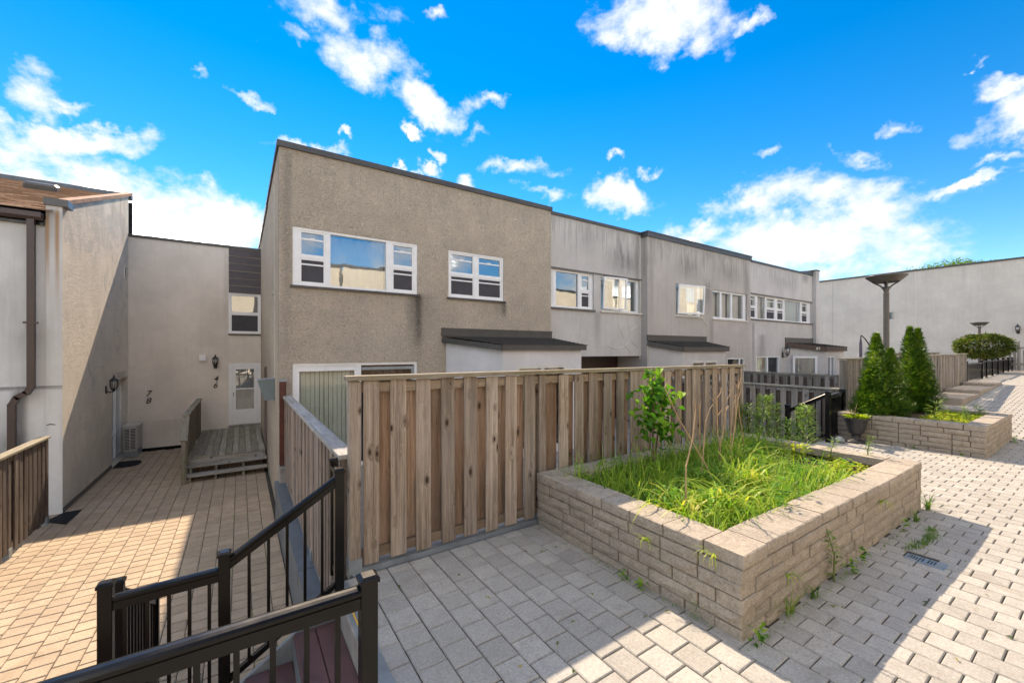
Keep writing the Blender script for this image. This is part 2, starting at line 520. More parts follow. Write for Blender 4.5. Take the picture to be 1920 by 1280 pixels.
def glass_mat(name, refl=.42, tint=(.75, .82, .85)):
    m, t, out = new_mat(name)
    co = coords(t)
    nm = bump(t, noise(t, co, 1.6, 2, .5), .10, .02)
    gl = node(t, 'ShaderNodeBsdfGlossy', {'Color': (.92, .97, 1.0, 1), 'Roughness': .012, 'Normal': nm}).outputs[0]
    tr = node(t, 'ShaderNodeBsdfTransparent', {'Color': rgba(tint)}).outputs[0]
    fr = node(t, 'ShaderNodeFresnel', {'IOR': 1.5}).outputs[0]
    fac = mth(t, 'ADD', mth(t, 'MULTIPLY', fr, 1.6), refl, 0, True)
    mx = node(t, 'ShaderNodeMixShader', {0: fac, 1: tr, 2: gl}).outputs[0]
    t.links.new(mx, out.inputs['Surface'])
    return m


def leaf_mat(name, c1, c2, c3, trans=.45, sc_=3.0, rough=.45):
    m, t, out = new_mat(name)
    pos = node(t, 'ShaderNodeNewGeometry').outputs['Position']
    rd = tint_attr(t)
    n1 = noise(t, pos, sc_, 4, .6)
    col = ramp(t, mth(t, 'ADD', mth(t, 'MULTIPLY', n1, .55), mth(t, 'MULTIPLY', rd, .5)), [(.25, c1), (.5, c2), (.8, c3)])
    b = node(t, 'ShaderNodeBsdfPrincipled', {'Base Color': col, 'Roughness': rough, 'Specular IOR Level': .35})
    tc = mixc(t, 1.0, col, (1.25, 1.35, .6, 1), 'MULTIPLY')
    tr = node(t, 'ShaderNodeBsdfTranslucent', {'Color': tc}).outputs[0]
    mx = node(t, 'ShaderNodeMixShader', {0: trans, 1: b.outputs[0], 2: tr}).outputs[0]
    t.links.new(mx, out.inputs['Surface'])
    return m


def shingle_mat(name, c1, c2, rustc=None):
    m, t, out = new_mat(name)
    co = coords(t)
    rd = obj_random(t)
    n = noise(t, co, 40, 4, .8)
    n2 = noise(t, co, 1.2, 4, .6)
    col = ramp(t, n, [(.3, c1), (.7, c2)])
    k = mth(t, 'MULTIPLY_ADD', rd, .4, .8)
    col = mixc(t, 1.0, col, node(t, 'ShaderNodeCombineColor', {0: k, 1: k, 2: k}).outputs[0], 'MULTIPLY')
    if rustc:
        col = mixc(t, mth(t, 'MULTIPLY', ramp(t, n2, [(.4, 0.0), (.65, 1.0)]), .6), col, rgba(rustc))
    princ(t, out, col, .95, bump(t, n, .5, .004), .15)
    return m


M = {}
M['white'] = plain('white_vinyl', (.80, .80, .80), .35, .5, 0, .04)
M['offwhite'] = plain('painted_frame', (.66, .64, .58), .5, .4, 0, .08)
M['flash'] = plain('dark_flashing', (.058, .055, .053), .42, .5, 0, .18, 3)
M['grey_flash'] = plain('grey_flashing', (.115, .135, .155), .42, .5, 0, .2, 4)
M['brown'] = plain('brown_metal', (.062, .036, .030), .38, .5, 0, .15, 3)
M['siding'] = plain('brown_siding', (.080, .066, .070), .5, .4, 0, .12, 3)
M['black'] = plain('black_powder_coat', (.006, .0058, .0055), .20, .26, 0, .15, 5)
M['lamp_grey'] = plain('lamp_paint', (.095, .089, .083), .4, .5, 0, .12, 5)
M['iron'] = plain('black_iron', (.012, .012, .012), .45, .5, 0, .15, 9)
M['galv'] = plain('galvanised', (.30, .34, .37), .45, .5, .35, .15, 7)
M['plastic_dark'] = plain('planter_plastic', (.030, .031, .034), .42, .5, 0, .12, 6)
M['screen'] = plain('insect_screen', (.075, .072, .08), .75, .2, 0, .1)
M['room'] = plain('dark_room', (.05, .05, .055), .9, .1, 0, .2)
M['curtain'] = plain('pale_curtain', (.72, .66, .62), .9, .1, 0, .07, 3)
M['curtain_pink'] = plain('pink_curtain', (.52, .22, .28), .9, .1, 0, .12, 3)
M['blind'] = plain('vertical_blind', (.86, .90, .83), .7, .2, 0, .05, 3)
M['bulb'] = plain('lantern_glass', (.55, .52, .45), .15, .5, 0, .05)
M['beige_metal'] = plain('condenser_case', (.52, .50, .46), .5, .4, 0, .08, 4)
M['mat_rubber'] = plain('rubber_mat', (.017, .017, .018), .85, .2, 0, .2, 20, .6)
M['grey_box'] = plain('grey_paint', (.17, .215, .235), .4, .5, 0, .08, 4)
M['steel'] = plain('grey_steel_paint', (.20, .225, .24), .45, .5, 0, .2, 5)
M['yellow'] = plain('yellow_line', (.75, .42, .02), .6, .3, 0, .06)
M['white_strip'] = plain('white_number', (.78, .76, .70), .6, .3, 0, .05)
M['concrete'] = plain('concrete', (.30, .28, .255), .9, .2, 0, .2, 5, .5)
M['joint'] = plain('joint_sand', (.075, .068, .058), .95, .1, 0, .25, 12, .5)
M['ground'] = plain('bare_ground', (.20, .18, .15), .95, .1, 0, .2, 1.5, .5)
M['soil'] = plain('soil', (.075, .055, .038), .95, .1, 0, .3, 15, .8)
M['purple'] = plain('folded_umbrella', (.16, .14, .17), .85, .2, 0, .12)
M['red_paint'] = plain('red_brown_paint', (.105, .037, .026), .6, .3, 0, .2, 8)
M['tread'] = plain('painted_tread', (.105, .055, .052), .6, .35, 0, .22, 5, .3)
M['drain'] = plain('weathered_steel', (.24, .30, .34), .5, .5, .4, .25, 14)
M['rust'] = plain('rusty_flashing', (.36, .19, .105), .7, .3, 0, .35, 5)
M['patio'] = plain('patio_slab', (.28, .26, .24), .9, .2, 0, .15, 4, .4)
M['glass'] = glass_mat('window_glass', .30)
M['glass_dim'] = glass_mat('door_glass', .05, (.95, .98, .97))

M['h1'] = stucco('roughcast_grey_brown', (.74, .63, .50), 'roughcast',
                 [(3.36, .13, 3.06, 1.55, .95), (3.28, .30, 3.05, 1.9, .5), (5.66, .13, 3.06, .55, .8), (5.5, .25, 3.06, .5, .45), (.75, .12, 5.6, 5.0, .35), (3.45, .5, 3.1, 1.6, .3)], 'X', .22, (), (5.67, .10))
M['h1side'] = stucco('roughcast_side', (.74, .63, .50), 'roughcast', [(9.05, .12, 5.6, 6, .4)], 'Y', .2)
M['h2'] = stucco('grey_render_sooty', (.55, .525, .50), 'fine',
                 [(10.35, 1.15, 5.6, 1.7, .75, .75), (10.75, .6, 5.2, 1.1, .5, .6), (11.1, .18, 5.7, 4, .4), (8.9, .5, 5.7, 1.3, .3, .3), (9.25, .22, 3.0, 1.6, .35)], 'X', .3, (), (5.7, .28))
M['h3'] = stucco('grey_brown_render', (.49, .455, .42), 'fine',
                 [(13.7, 1.2, 5.5, 1.4, .7, .8), (11.5, .25, 5.7, 5, .3), (16.2, 1.6, 5.6, 1.4, .6, .8), (14.85, .4, 4.6, 1.8, .5, .3), (17.7, .35, 5.6, 3.4, .4, .2), (15.1, .22, 3.0, 2.0, .35)], 'X', .38, (), (5.62, .3))
M['h4'] = stucco('pale_grey_render', (.57, .545, .525), 'fine', [(19.0, .5, 2.5, 2.2, .4), (18.25, .2, 3.0, 3.2, .5), (21, 2.4, 5.4, 1.0, .3, .6), (23.3, .5, 5.5, .5, .5)], 'X', .25, (), (5.56, .22))
M['porch'] = stucco('white_render', (.70, .69, .70), 'fine', [], 'X', .1)
M['h46'] = stucco('beige_render', (.76, .69, .615), 'fine', [(-.75, .6, 3.6, 3, .12), (-.4, .12, 5.2, 4.6, .2), (-1.7, 1.0, -.4, .9, .2)], 'X', .16)
M['h78f'] = stucco('pale_render_mouldy', (.66, .645, .62), 'fine',
                   [(-3.42, .14, 1.1, 2.2, .75), (-3.55, .4, .5, 1.5, .6, .3), (-3.5, 1.5, 1.13, .10, .8), (-3.0, .25, 4.5, 1.2, .3), (-3.3, .5, 2.6, 1.5, .35, .5), (-3.7, .5, 3.6, 2.0, .25, .6)], 'X', .4, [(-3.06, .05, 4.4, 1.7, .8), (-2.93, .05, 4.5, 2.2, .8)])
M['h78s'] = stucco('flaking_cream_render', (.84, .78, .69), 'trowel', [(16.4, .5, 5.8, 1.6, .25), (16.0, 1.2, 1.2, .5, .3)], 'Y', .14, [(16.0, .12, 6.2, 1.1, .4), (15.2, .1, 5.9, .9, .3)])
M['far'] = stucco('far_grey_render', (.58, .55, .505), 'fine', [(8, .6, 6.9, 2, .12), (5.5, .2, 6.8, 2, .15)], 'Y', .22, (), (6.88, .06))
M['behind'] = stucco('cream_render', (.72, .65, .52), 'fine', [], 'X', .1)

M['wood_front'] = wood('weathered_fence_board', (.155, .123, .094), (.315, .258, .202), (.46, .395, .325), 'Z', .05)
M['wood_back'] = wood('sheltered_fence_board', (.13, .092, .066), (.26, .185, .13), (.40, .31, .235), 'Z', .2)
M['wood_rail'] = wood('fence_rail', (.14, .11, .08), (.26, .20, .14), (.36, .29, .21), 'X', .08)
M['wood_cap'] = wood('fence_cap', (.16, .13, .085), (.29, .245, .17), (.40, .35, .265), 'X', 0, False, .3)
M['wood_grey'] = wood('grey_fence_board', (.125, .112, .096), (.26, .235, .20), (.38, .35, .305), 'Z', .06)
M['wood_side'] = wood('side_fence_board', (.13, .105, .088), (.27, .215, .175), (.37, .31, .26), 'Z', .1)
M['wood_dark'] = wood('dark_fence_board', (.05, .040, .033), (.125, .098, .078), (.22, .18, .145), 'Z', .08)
M['wood_deck'] = wood('mossy_deck_board', (.15, .132, .10), (.28, .25, .20), (.40, .365, .305), 'Y', .03, True, .25)
M['wood_deck_x'] = wood('mossy_tread', (.19, .175, .15), (.34, .31, .265), (.46, .43, .38), 'X', .03, True, .15)

M['pv_plaza'] = paver_mat('plaza_paver', (.335, .322, .295), (.365, .345, .308), True)
M['pv_plaza_s'] = paver_mat('plaza_paver_far', (.335, .322, .295), (.365, .345, .308), False)
M['pv_court'] = paver_mat('courtyard_paver', (.365, .285, .203), (.39, .305, .212), True)
M['pv_court_s'] = paver_mat('courtyard_paver_far', (.365, .285, .203), (.39, .305, .212), False)
M['block'] = block_mat('split_face_block', (.36, .312, .25))
M['cap'] = block_mat('cap_stone', (.385, .335, .272))
M['shingle'] = shingle_mat('dark_shingle', (.022, .021, .02), (.06, .056, .052))
M['shingle_brown'] = shingle_mat('brown_shingle', (.22, .135, .082), (.36, .225, .14), (.28, .15, .085))
M['grass'] = leaf_mat('grass_blade', (.08, .185, .016), (.20, .365, .03), (.46, .53, .08), .5, 2.5)
M['lily'] = leaf_mat('arching_blade', (.18, .33, .02), (.34, .48, .04), (.58, .52, .09), .5, 4)
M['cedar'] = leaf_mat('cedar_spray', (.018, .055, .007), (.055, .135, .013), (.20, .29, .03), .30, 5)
M['lilac'] = leaf_mat('lilac_leaf', (.05, .16, .015), (.13, .30, .025), (.34, .48, .04), .45, 3, .62)
M['weed'] = leaf_mat('weed_leaf', (.06, .14, .03), (.13, .24, .05), (.30, .37, .08), .4, 3)
M['lime'] = leaf_mat('lime_leaf', (.14, .24, .01), (.30, .40, .02), (.55, .52, .04), .45, 7)
M['bush'] = leaf_mat('bush_leaf', (.03, .07, .012), (.095, .145, .022), (.34, .27, .08), .3, 5)
M['tree'] = leaf_mat('tree_leaf', (.05, .11, .015), (.11, .20, .03), (.24, .30, .05), .35, 2)
M['stalk'] = plain('dry_stalk', (.46, .32, .19), .8, .2, 0, .2, 8)
M['weed_stem'] = plain('weed_stem', (.16, .20, .06), .7, .3, 0, .2, 8)
M['bark'] = plain('bark', (.16, .12, .085), .9, .2, 0, .25, 12, .6)
M['wood_grey_x'] = wood('grey_rail', (.15, .14, .125), (.28, .265, .24), (.40, .385, .36), 'X', 0, False)
M['wood_cap_grey'] = wood('grey_cap', (.16, .15, .12), (.30, .28, .22), (.42, .40, .32), 'X', 0, False, .25)
M['wood_deck_z'] = wood('mossy_post', (.11, .095, .07), (.215, .185, .14), (.31, .27, .215), 'Z', .03, True, .25)
lg, lgt, lgo = new_mat('lantern_pane')
lgt.links.new(node(lgt, 'ShaderNodeMixShader', {0: .22, 1: node(lgt, 'ShaderNodeBsdfTransparent', {'Color': (.85, .85, .85, 1)}).outputs[0], 2: node(lgt, 'ShaderNodeBsdfGlossy', {'Roughness': .08}).outputs[0]}).outputs[0], lgo.inputs['Surface'])
M['lantern_glass'] = lg

# ------------------------------------------------------------------ ground, paving
CZ = -1.34      # lower courtyard
YZ = -0.62      # private patios behind the fences


def slab(name, x0, y0, x1, y1, ztop, th, mat):
    return tag(MB().box(x0, y0, ztop - th, x1, y1, ztop).build(name, mat), kind='structure')


slab('ground', -220, -220, 220, 220, -1.52, .3, M['ground'])
slab('patio_floor', .705, 3.62, 6.80, 8.9, YZ, .6, M['patio'])
slab('patio_floor', 11.26, 3.62, 24.5, 8.9, YZ, .6, M['patio'])
slab('passage_floor', 6.80, 4.9, 11.26, 10.2, YZ, .6, M['patio'])


def paver_shape(mb, x, y, z, w, l, h, b=.006):
    """One paver with a chamfered top, its centre at x, y and its top at z."""
    a, c = w / 2, l / 2
    vs = [(x - a + b, y - c + b, z), (x + a - b, y - c + b, z), (x + a - b, y + c - b, z), (x - a + b, y + c - b, z),
          (x - a, y - c, z - b), (x + a, y - c, z - b), (x + a, y + c, z - b), (x - a, y + c, z - b),
          (x - a, y - c, z - h), (x + a, y - c, z - h), (x + a, y + c, z - h), (x - a, y + c, z - h)]
    fs = [(0, 1, 2, 3)]
    for k in range(4):
        j = (k + 1) % 4
        fs.append((4 + k, 4 + j, j, k))
        fs.append((8 + k, 8 + j, 4 + j, 4 + k))
    mb.add(vs, fs)


def pave(root, cells, m_single, m_stuff, z_of, gap=.0065, kx=1.15, ky=1.05):
    """cells: (x, y, w, l); the 300 that show largest are pavers of their own, the rest one part."""
    ranked = []
    for i, (x, y, w, l) in enumerate(cells):
        q = px((x, y, z_of(x, y)))
        vis = q and -30 < q[0] < 1950 and q[1] < 1310
        if vis and x > 6.6 and 1.3 < y < 3.3 and x < 8.6:
            vis = False
        ranked.append((q[2] if vis else 1e6 + i, i))
    ranked.sort()
    single = {i for k, i in ranked[:300] if k < 1e6}
    rest = MB()
    shapes = {}
    for i, (x, y, w, l) in enumerate(cells):
        z = z_of(x, y)
        if i in single:
            key = (round(w, 3), round(l, 3))
            if key not in shapes:
                mb = MB()
                paver_shape(mb, 0, 0, 0, w - gap * kx, l - gap * ky, .06)
                shapes[key] = mb.mesh('paver', m_single)
            link('paver', shapes[key], root, (x + RND.uniform(-.0012, .0012), y + RND.uniform(-.0012, .0012), z + RND.uniform(-.0014, .001)),
                 (RND.uniform(-.003, .003), RND.uniform(-.003, .003), RND.uniform(-.006, .006)))
        else:
            rest.tint = RND.random()
            paver_shape(rest, x + RND.uniform(-.001, .001), y, z + RND.uniform(-.002, .0015), w - gap * kx, l - gap * ky, .05)
    tag(rest.build('paver_field', m_stuff, root, tint=True), kind='stuff')


# upper plaza: stack of rows along Y, half a paver offset from row to row
plaza = tag(MB().box(.62, -4.6, -.3, 12.7, 3.42, -.010).box(-6.0, -4.6, -.3, .62, 1.66, -.010).build('plaza_pavement', M['joint']), kind='structure')
P1 = (2.585, 1.325, 6.49, 3.42)
P2 = (10.35, 1.33, 13.05, 3.42)


def inside(x, y, r, m=0.0):
    return r[0] - m < x < r[2] + m and r[1] - m < y < r[3] + m


cells = []
xs = [(.64 + .187 * i, .187) for i in range(11)]
x = .64 + .187 * 11
while x < 12.6:
    xs.append((x, .1665))
    x += .1665
for i, (x0, w) in enumerate(xs):
    y = 3.41 if i % 2 else 3.51
    if i % 2 == 0:
        cells.append((x0 + w / 2, 3.41 - .05, w, .1))
        y = 3.31
    while y > -3.2:
        yc = y - .1
        xc = x0 + w / 2
        if not inside(xc, yc, P1, -.08) and not inside(xc, yc, P2, -.08) and not (4.80 < xc < 4.96 and .84 < yc < 1.1):
            cells.append((xc, yc, w, .2))
        y -= .2
for i in range(14):
    x0 = .62 - .187 * (i + 1)
    y = 1.64 - (.1 if i % 2 else 0)
    while y > -1.2:
        cells.append((x0 + .0935, y - .1, .187, .2))
        y -= .2
pave(plaza, cells, M['pv_plaza'], M['pv_plaza_s'], lambda x, y: 0.0)

# lower courtyard between the houses
court = tag(MB().box(-3.0, -2.0, CZ - .2, .60, 17.05, CZ - .010).build('courtyard_pavement', M['joint']), kind='structure')
cells = []
for i in range(17):
    x0 = .54 - .21 * (i + 1)
    y = 17.0 - (.1 if i % 2 else 0)
    while y > 2.0:
        xc, yc = x0 + .105, y - .1
        if not (-1.05 < xc < .5 and yc > 13.1):
            cells.append((xc, yc, .21, .2))
        y -= .2
pave(court, cells, M['pv_court'], M['pv_court_s'], lambda x, y: CZ, .0075, 1.0, 1.7)

# ramp up to the far walkway
RX0, RX1, RZ1 = 12.6, 23.0, .56


def ramp_z(x, y=0):
    return max(0.0, min(1.0, (x - RX0) / (RX1 - RX0))) * RZ1


rb = MB()
rb.add([(RX0, -4.6, -.011), (RX1, -4.6, RZ1 - .011), (RX1, 3.42, RZ1 - .011), (RX0, 3.42, -.011),
        (RX0, -4.6, -.4), (RX1, -4.6, -.4), (RX1, 3.42, -.4), (RX0, 3.42, -.4)],
       [(0, 1, 2, 3), (7, 6, 5, 4), (0, 4, 5, 1), (1, 5, 6, 2), (2, 6, 7, 3), (3, 7, 4, 0)])
ramp_o = tag(rb.build('ramp_pavement', M['joint']), kind='structure')
rest = MB()
sl = RZ1 / (RX1 - RX0)
i = 0
x = RX0 + .02
while x < RX1 - .17:
    y = 3.3 - (.1 if i % 2 else 0)
    while y > -1.6:
        xc, yc = x + .083, y - .1
        if not inside(xc, yc, P2, .0):
            a, c, b = .0795, .0965, .008
            rest.tint = RND.random()
            zz = [ramp_z(xc - a), ramp_z(xc + a)]
            j = RND.uniform(-.002, .002)
            vs = [(xc - a + b, yc - c + b, zz[0] + j), (xc + a - b, yc - c + b, zz[1] + j), (xc + a - b, yc + c - b, zz[1] + j), (xc - a + b, yc + c - b, zz[0] + j),
                  (xc - a, yc - c, zz[0] - .02), (xc + a, yc - c, zz[1] - .02), (xc + a, yc + c, zz[1] - .02), (xc - a, yc + c, zz[0] - .02)]
            rest.add(vs, [(0, 1, 2, 3), (4, 5, 1, 0), (5, 6, 2, 1), (6, 7, 3, 2), (7, 4, 0, 3)])
        y -= .2
    x += .1665
    i += 1
tag(rest.build('paver_field', M['pv_plaza_s'], ramp_o, tint=True), kind='stuff')
wb = MB().add([(RX1, -4.6, RZ1), (36.4, -4.6, .78), (36.4, 12, .78), (RX1, 12, RZ1), (RX1, -4.6, -.4), (36.4, -4.6, -.4), (36.4, 12, -.4), (RX1, 12, -.4)],
              [(0, 1, 2, 3), (0, 4, 5, 1), (1, 5, 6, 2), (2, 6, 7, 3), (3, 7, 4, 0)])
tag(wb.build('walkway', M['pv_plaza_s']), kind='structure')
for k, (xa, xb, zt) in enumerate([(17.0, 19.5, .44), (19.5, 22.0, .54), (22.0, 23.4, .64)]):
    sb = MB().cbox(xa, 2.62, ramp_z(xa) - .1, xb - .01, 3.40, zt, .015)
    o = sb.build('stepped_kerb_block', M['cap'])
    tag(o, ['lowest pale stone kerb block beside the grey fence along the ramp',
            'middle stone kerb block stepping up beside the ramp fence', 'topmost stone kerb block under the start of the black picket railing'][k], 'kerb block', 'stepped kerb blocks along the ramp')
for (xa, ya, xb, yb) in [(.60, 1.66, .635, 3.44), (-6.0, 1.655, .60, 1.69)]:
    tag(MB().box(xa, ya, CZ, xb, yb, .004).build('retaining_wall', M['concrete']), kind='structure')

# low retaining wall with its grey flashing beside the courtyard
rw = tag(MB().box(.57, 3.48, CZ - .02, .71, 8.88, -.665).build('retaining_wall', M['concrete']), kind='structure')
MB().box(.535, 3.45, -.665, .72, 8.86, -.645).box(.535, 3.45, -.80, .545, 8.86, -.665).box(.548, 3.45, CZ, .562, 8.86, -.80).build('flashing', M['grey_flash'], rw)
for yy in (5.1, 6.9):
    MB().box(.531, yy, -.806, .724, yy + .05, -.641).build('flashing_joint', M['grey_flash'], rw)
MB().box(.60, 3.45, -.645, .70, 3.9, -.600).build('ledge_stone', M['concrete'], rw)

# ------------------------------------------------------------------ houses


def wall_face(mb, P, u0, u1, z0, z1, holes=(), top=None):
    """Wall face with real openings; P(u, z, d) gives the point d metres into the wall. top(u): sloping upper edge."""
    us = sorted({u0, u1} | {h[0] for h in holes} | {h[1] for h in holes})
    zs = sorted({z0, z1} | {h[2] for h in holes} | {h[3] for h in holes})
    us = [u for u in us if u0 <= u <= u1]
    zs = [z for z in zs if z0 <= z <= z1]
    for a, b in zip(us, us[1:]):
        for c, d in zip(zs, zs[1:]):
            um, zm = (a + b) / 2, (c + d) / 2
            if any(h[0] < um < h[1] and h[2] < zm < h[3] for h in holes):
                continue
            ta = top(a) if top and d == z1 else d
            tb = top(b) if top and d == z1 else d
            mb.quad(P(a, c, 0), P(b, c, 0), P(b, tb, 0), P(a, ta, 0))
    for h in holes:
        a, b, c, d = h[:4]
        r = h[4] if len(h) > 4 else .14
        mb.quad(P(a, c, 0), P(a, c, r), P(a, d, r), P(a, d, 0))
        mb.quad(P(b, c, 0), P(b, d, 0), P(b, d, r), P(b, c, r))
        mb.quad(P(a, d, 0), P(a, d, r), P(b, d, r), P(b, d, 0))
        mb.quad(P(a, c, 0), P(b, c, 0), P(b, c, r), P(a, c, r))


def front(y):
    return lambda u, z, d: (u, y + d, z)


def west(x):
    return lambda u, z, d: (x + d, u, z)


def east(x):
    return lambda u, z, d: (x - d, u, z)


def house(name, label, base, cat='house', group=None):
    o = thing(name, label, cat, base, 0, group)
    return o, tuple(-c for c in base)


def window(parent, off, org, rz, w, h, lites, rec=.09, name='window', mat='white', fw=.05, behind=.16, cill=None):
    """Framed window in local axes (x along, y inwards, z up); off undoes the house's own location.
    lites: (x0, x1, kind, curtain); kind fixed, hung (with its lower insect screen), dark."""
    fr = MB()
    y0, y1 = rec - .05, rec + .05
    fr.box(0, y0, 0, fw, y1, h).box(w - fw, y0, 0, w, y1, h).box(fw, y0, 0, w - fw, y1, fw).box(fw, y0, h - fw, w - fw, y1, h)
    if lites[0][0] > fw + .005:
        fr.box(fw, y0 + .004, fw, lites[0][0], y1 - .004, h - fw)
    if lites[-1][1] < w - fw - .005:
        fr.box(lites[-1][1], y0 + .004, fw, w - fw, y1 - .004, h - fw)
    for a, b in zip(lites, lites[1:]):
        fr.box(a[1], y0 + .004, fw, b[0], y1 - .004, h - fw)
    loc = tuple(p + q for p, q in zip(off, org))
    win = fr.build(name, M[mat], parent, loc, rz)
    for lt in lites:
        a, b, kind, cur = lt[:4]
        z0, z1 = fw, h - fw
        g = M[lt[4]] if len(lt) > 4 else M['glass']
        if kind == 'fixed':
            MB().quad((a, rec, z0), (b, rec, z0), (b, rec, z1), (a, rec, z1)).build('pane', g, win)
        elif kind == 'hung':
            zm = z0 + (z1 - z0) * .5
            s = .035
            sb = MB()
            sb.box(a, y0 + .008, zm - s * .6, b, rec + .02, zm + s * .6)
            for za, zb in ((z0, zm - s * .6), (zm + s * .6, z1)):
                sb.box(a, y0 + .014, za, a + s, rec + .015, zb).box(b - s, y0 + .014, za, b, rec + .015, zb)
                sb.box(a + s, y0 + .014, za, b - s, rec + .015, za + s).box(a + s, y0 + .014, zb - s, b - s, rec + .015, zb)
            sb.build('sash', M[mat], win)
            MB().quad((a + s, rec, zm), (b - s, rec, zm), (b - s, rec, z1 - s), (a + s, rec, z1 - s)).build('pane', g, win)
            MB().quad((a + s, rec + .005, z0 + s), (b - s, rec + .005, z0 + s), (b - s, rec + .005, zm), (a + s, rec + .005, zm)).build('pane', M['glass_dim'], win)
            MB().quad((a + s, rec - .018, z0 + s), (b - s, rec - .018, z0 + s), (b - s, rec - .018, zm - s * .6), (a + s, rec - .018, zm - s * .6)).build('insect_screen', M['screen'], win)
            if w > 1.2 and h > 1:
                zr = zm + (z1 - zm) * .66
                zl = z0 + (zm - z0) * .70
                MB().box(a + s, rec - .012, zr, b - s, rec - .002, zr + .032).box((a + b) / 2 - .05, rec - .016, zr + .0321, (a + b) / 2 + .05, rec - .004, zr + .05).build('sash_rail', M[mat], win)
                MB().box(a + s, rec - .03, zl, b - s, rec - .02, zl + .03).build('sash_rail', M[mat], win)
        elif kind == 'dark':
            MB().quad((a, rec, z0), (b, rec, z0), (b, rec, z1), (a, rec, z1)).build('pane', M['glass_dim'], win)
        if cur:
            cb = MB()
            n = max(6, int((b - a) / .045))
            vs = []
            for i in range(n + 1):
                xx = a + (b - a) * i / n
                yy = rec + behind + .018 * math.sin(i * 1.9) + .01 * math.sin(i * .7)
                vs += [(xx, yy, z0), (xx, yy, z1)]
            cb.add(vs, [(2 * i, 2 * i + 2, 2 * i + 3, 2 * i + 1) for i in range(n)])
            cb.build('curtain', M[cur], win, smooth=True)
    if cill:
        MB().box(-.04, -.045, -.05, w + .04, rec - .05, -.005).build('sill', M[cill], win)
    return win


def blind_slats(win, a, b, z0, z1, y, n, mat='blind'):
    """Vertical blind: every slat a turned strip, joined as one part."""
    bl = MB()
    for i in range(n):
        xc = a + (b - a) * (i + .5) / n
        hw = (b - a) / n * .56
        t = math.radians(24 + RND.uniform(-5, 5))
        dx, dy = hw * math.cos(t), hw * math.sin(t)
        bl.quad((xc - dx, y - dy, z0), (xc + dx, y + dy, z0), (xc + dx, y + dy, z1), (xc - dx, y - dy, z1))
    bl.build('vertical_blind', M[mat], win)


def shell(root, off, x0, x1, y0, y1, z0, z1, mats, front_holes=(), west_holes=(), front_y=None, skip_west=False, back=True):
    """Front wall with openings, side walls, back wall and roof of one flat-roofed house."""
    f = MB()
    wall_face(f, front(y0), x0, x1, z0, z1, front_holes)
    f.build('front_wall', mats[0], root, off)
    s = MB()
    if not skip_west:
        wall_face(s, west(x0), y0, y1, z0, z1, west_holes)
    wall_face(s, east(x1), y0, y1, z0, z1)
    s.quad((x0, y1, z0), (x1, y1, z0), (x1, y1, z1), (x0, y1, z1))
    s.build('side_wall', mats[1], root, off)
    MB().quad((x0, y0, z1 - .02), (x1, y0, z1 - .02), (x1, y1, z1 - .02), (x0, y1, z1 - .02)).build('roof', M['flash'], root, off)
    # dark room behind the openings
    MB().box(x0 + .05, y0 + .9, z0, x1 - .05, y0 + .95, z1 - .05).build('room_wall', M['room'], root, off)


def porch(root, off, xa, xf, xr, y0, yf, z_top, z_wall, z_f1, z_f0, fascia, wallmat):
    """Lean-to entrance with one splayed side: wall, stepped shingle roof, fascia and wall flashing."""
    xa2, xf2, xr2, yf2 = xa + .10, xf + .07, xr - .08, yf + .09
    zt = z_f0 + .03
    for (p, q, zt2) in (((xa2, y0), (xf2, yf2), z_wall - .05), ((xr2, yf2), (xr2, y0), z_wall - .05)):
        MB().quad((p[0], p[1], YZ), (q[0], q[1], YZ), (q[0], q[1], zt if q[1] == yf2 else zt2), (p[0], p[1], zt if p[1] == yf2 else zt2)).build('porch_side_wall', wallmat, root, off)
    r = MB()
    n = 9
    for k in range(n):
        a, b = k / n, (k + 1) / n
        def edge(t, lift):
            y = yf - .02 + (y0 - yf + .02) * t
            xl = xf - .03 + (xa - xf + .03) * t
            return xl, xr + .04, y, z_f1 + (z_wall - z_f1) * t + lift
        l0, r0, ya, za = edge(a, .016)
        l1, r1, yb, zb = edge(b, .004)
        r.add([(l0, ya, za), (r0, ya, za), (r1, yb, zb), (l1, yb, zb), (l0, ya, za - .014), (r0, ya, za - .014)], [(0, 1, 2, 3), (4, 5, 1, 0)])
    r.build('porch_roof', M['shingle'], root, off)
    f = MB()
    f.beam((xa, y0, (z_wall + z_wall - .13) / 2 - .03), (xf, yf, (z_f1 + z_f0) / 2 - .005), .03, z_f1 - z_f0)
    f.box(xf, yf - .015, z_f0, xr, yf + .015, z_f1)
    f.beam((xr, yf, (z_f1 + z_f0) / 2), (xr, y0, z_wall - .1), .03, z_f1 - z_f0)
    f.build('fascia', fascia, root, off)
    MB().box(xa - .02, y0 - .035, z_wall - .02, xr + .02, y0 - .003, z_top).box(xa - .025, y0 - .05, z_top - .03, xr + .025, y0 - .002, z_top + .004).build('flashing', M['flash'] if fascia != M['brown'] else M['lamp_grey'], root, off)
    return xa2, xf2, xr2, yf2, zt


FY = 8.9
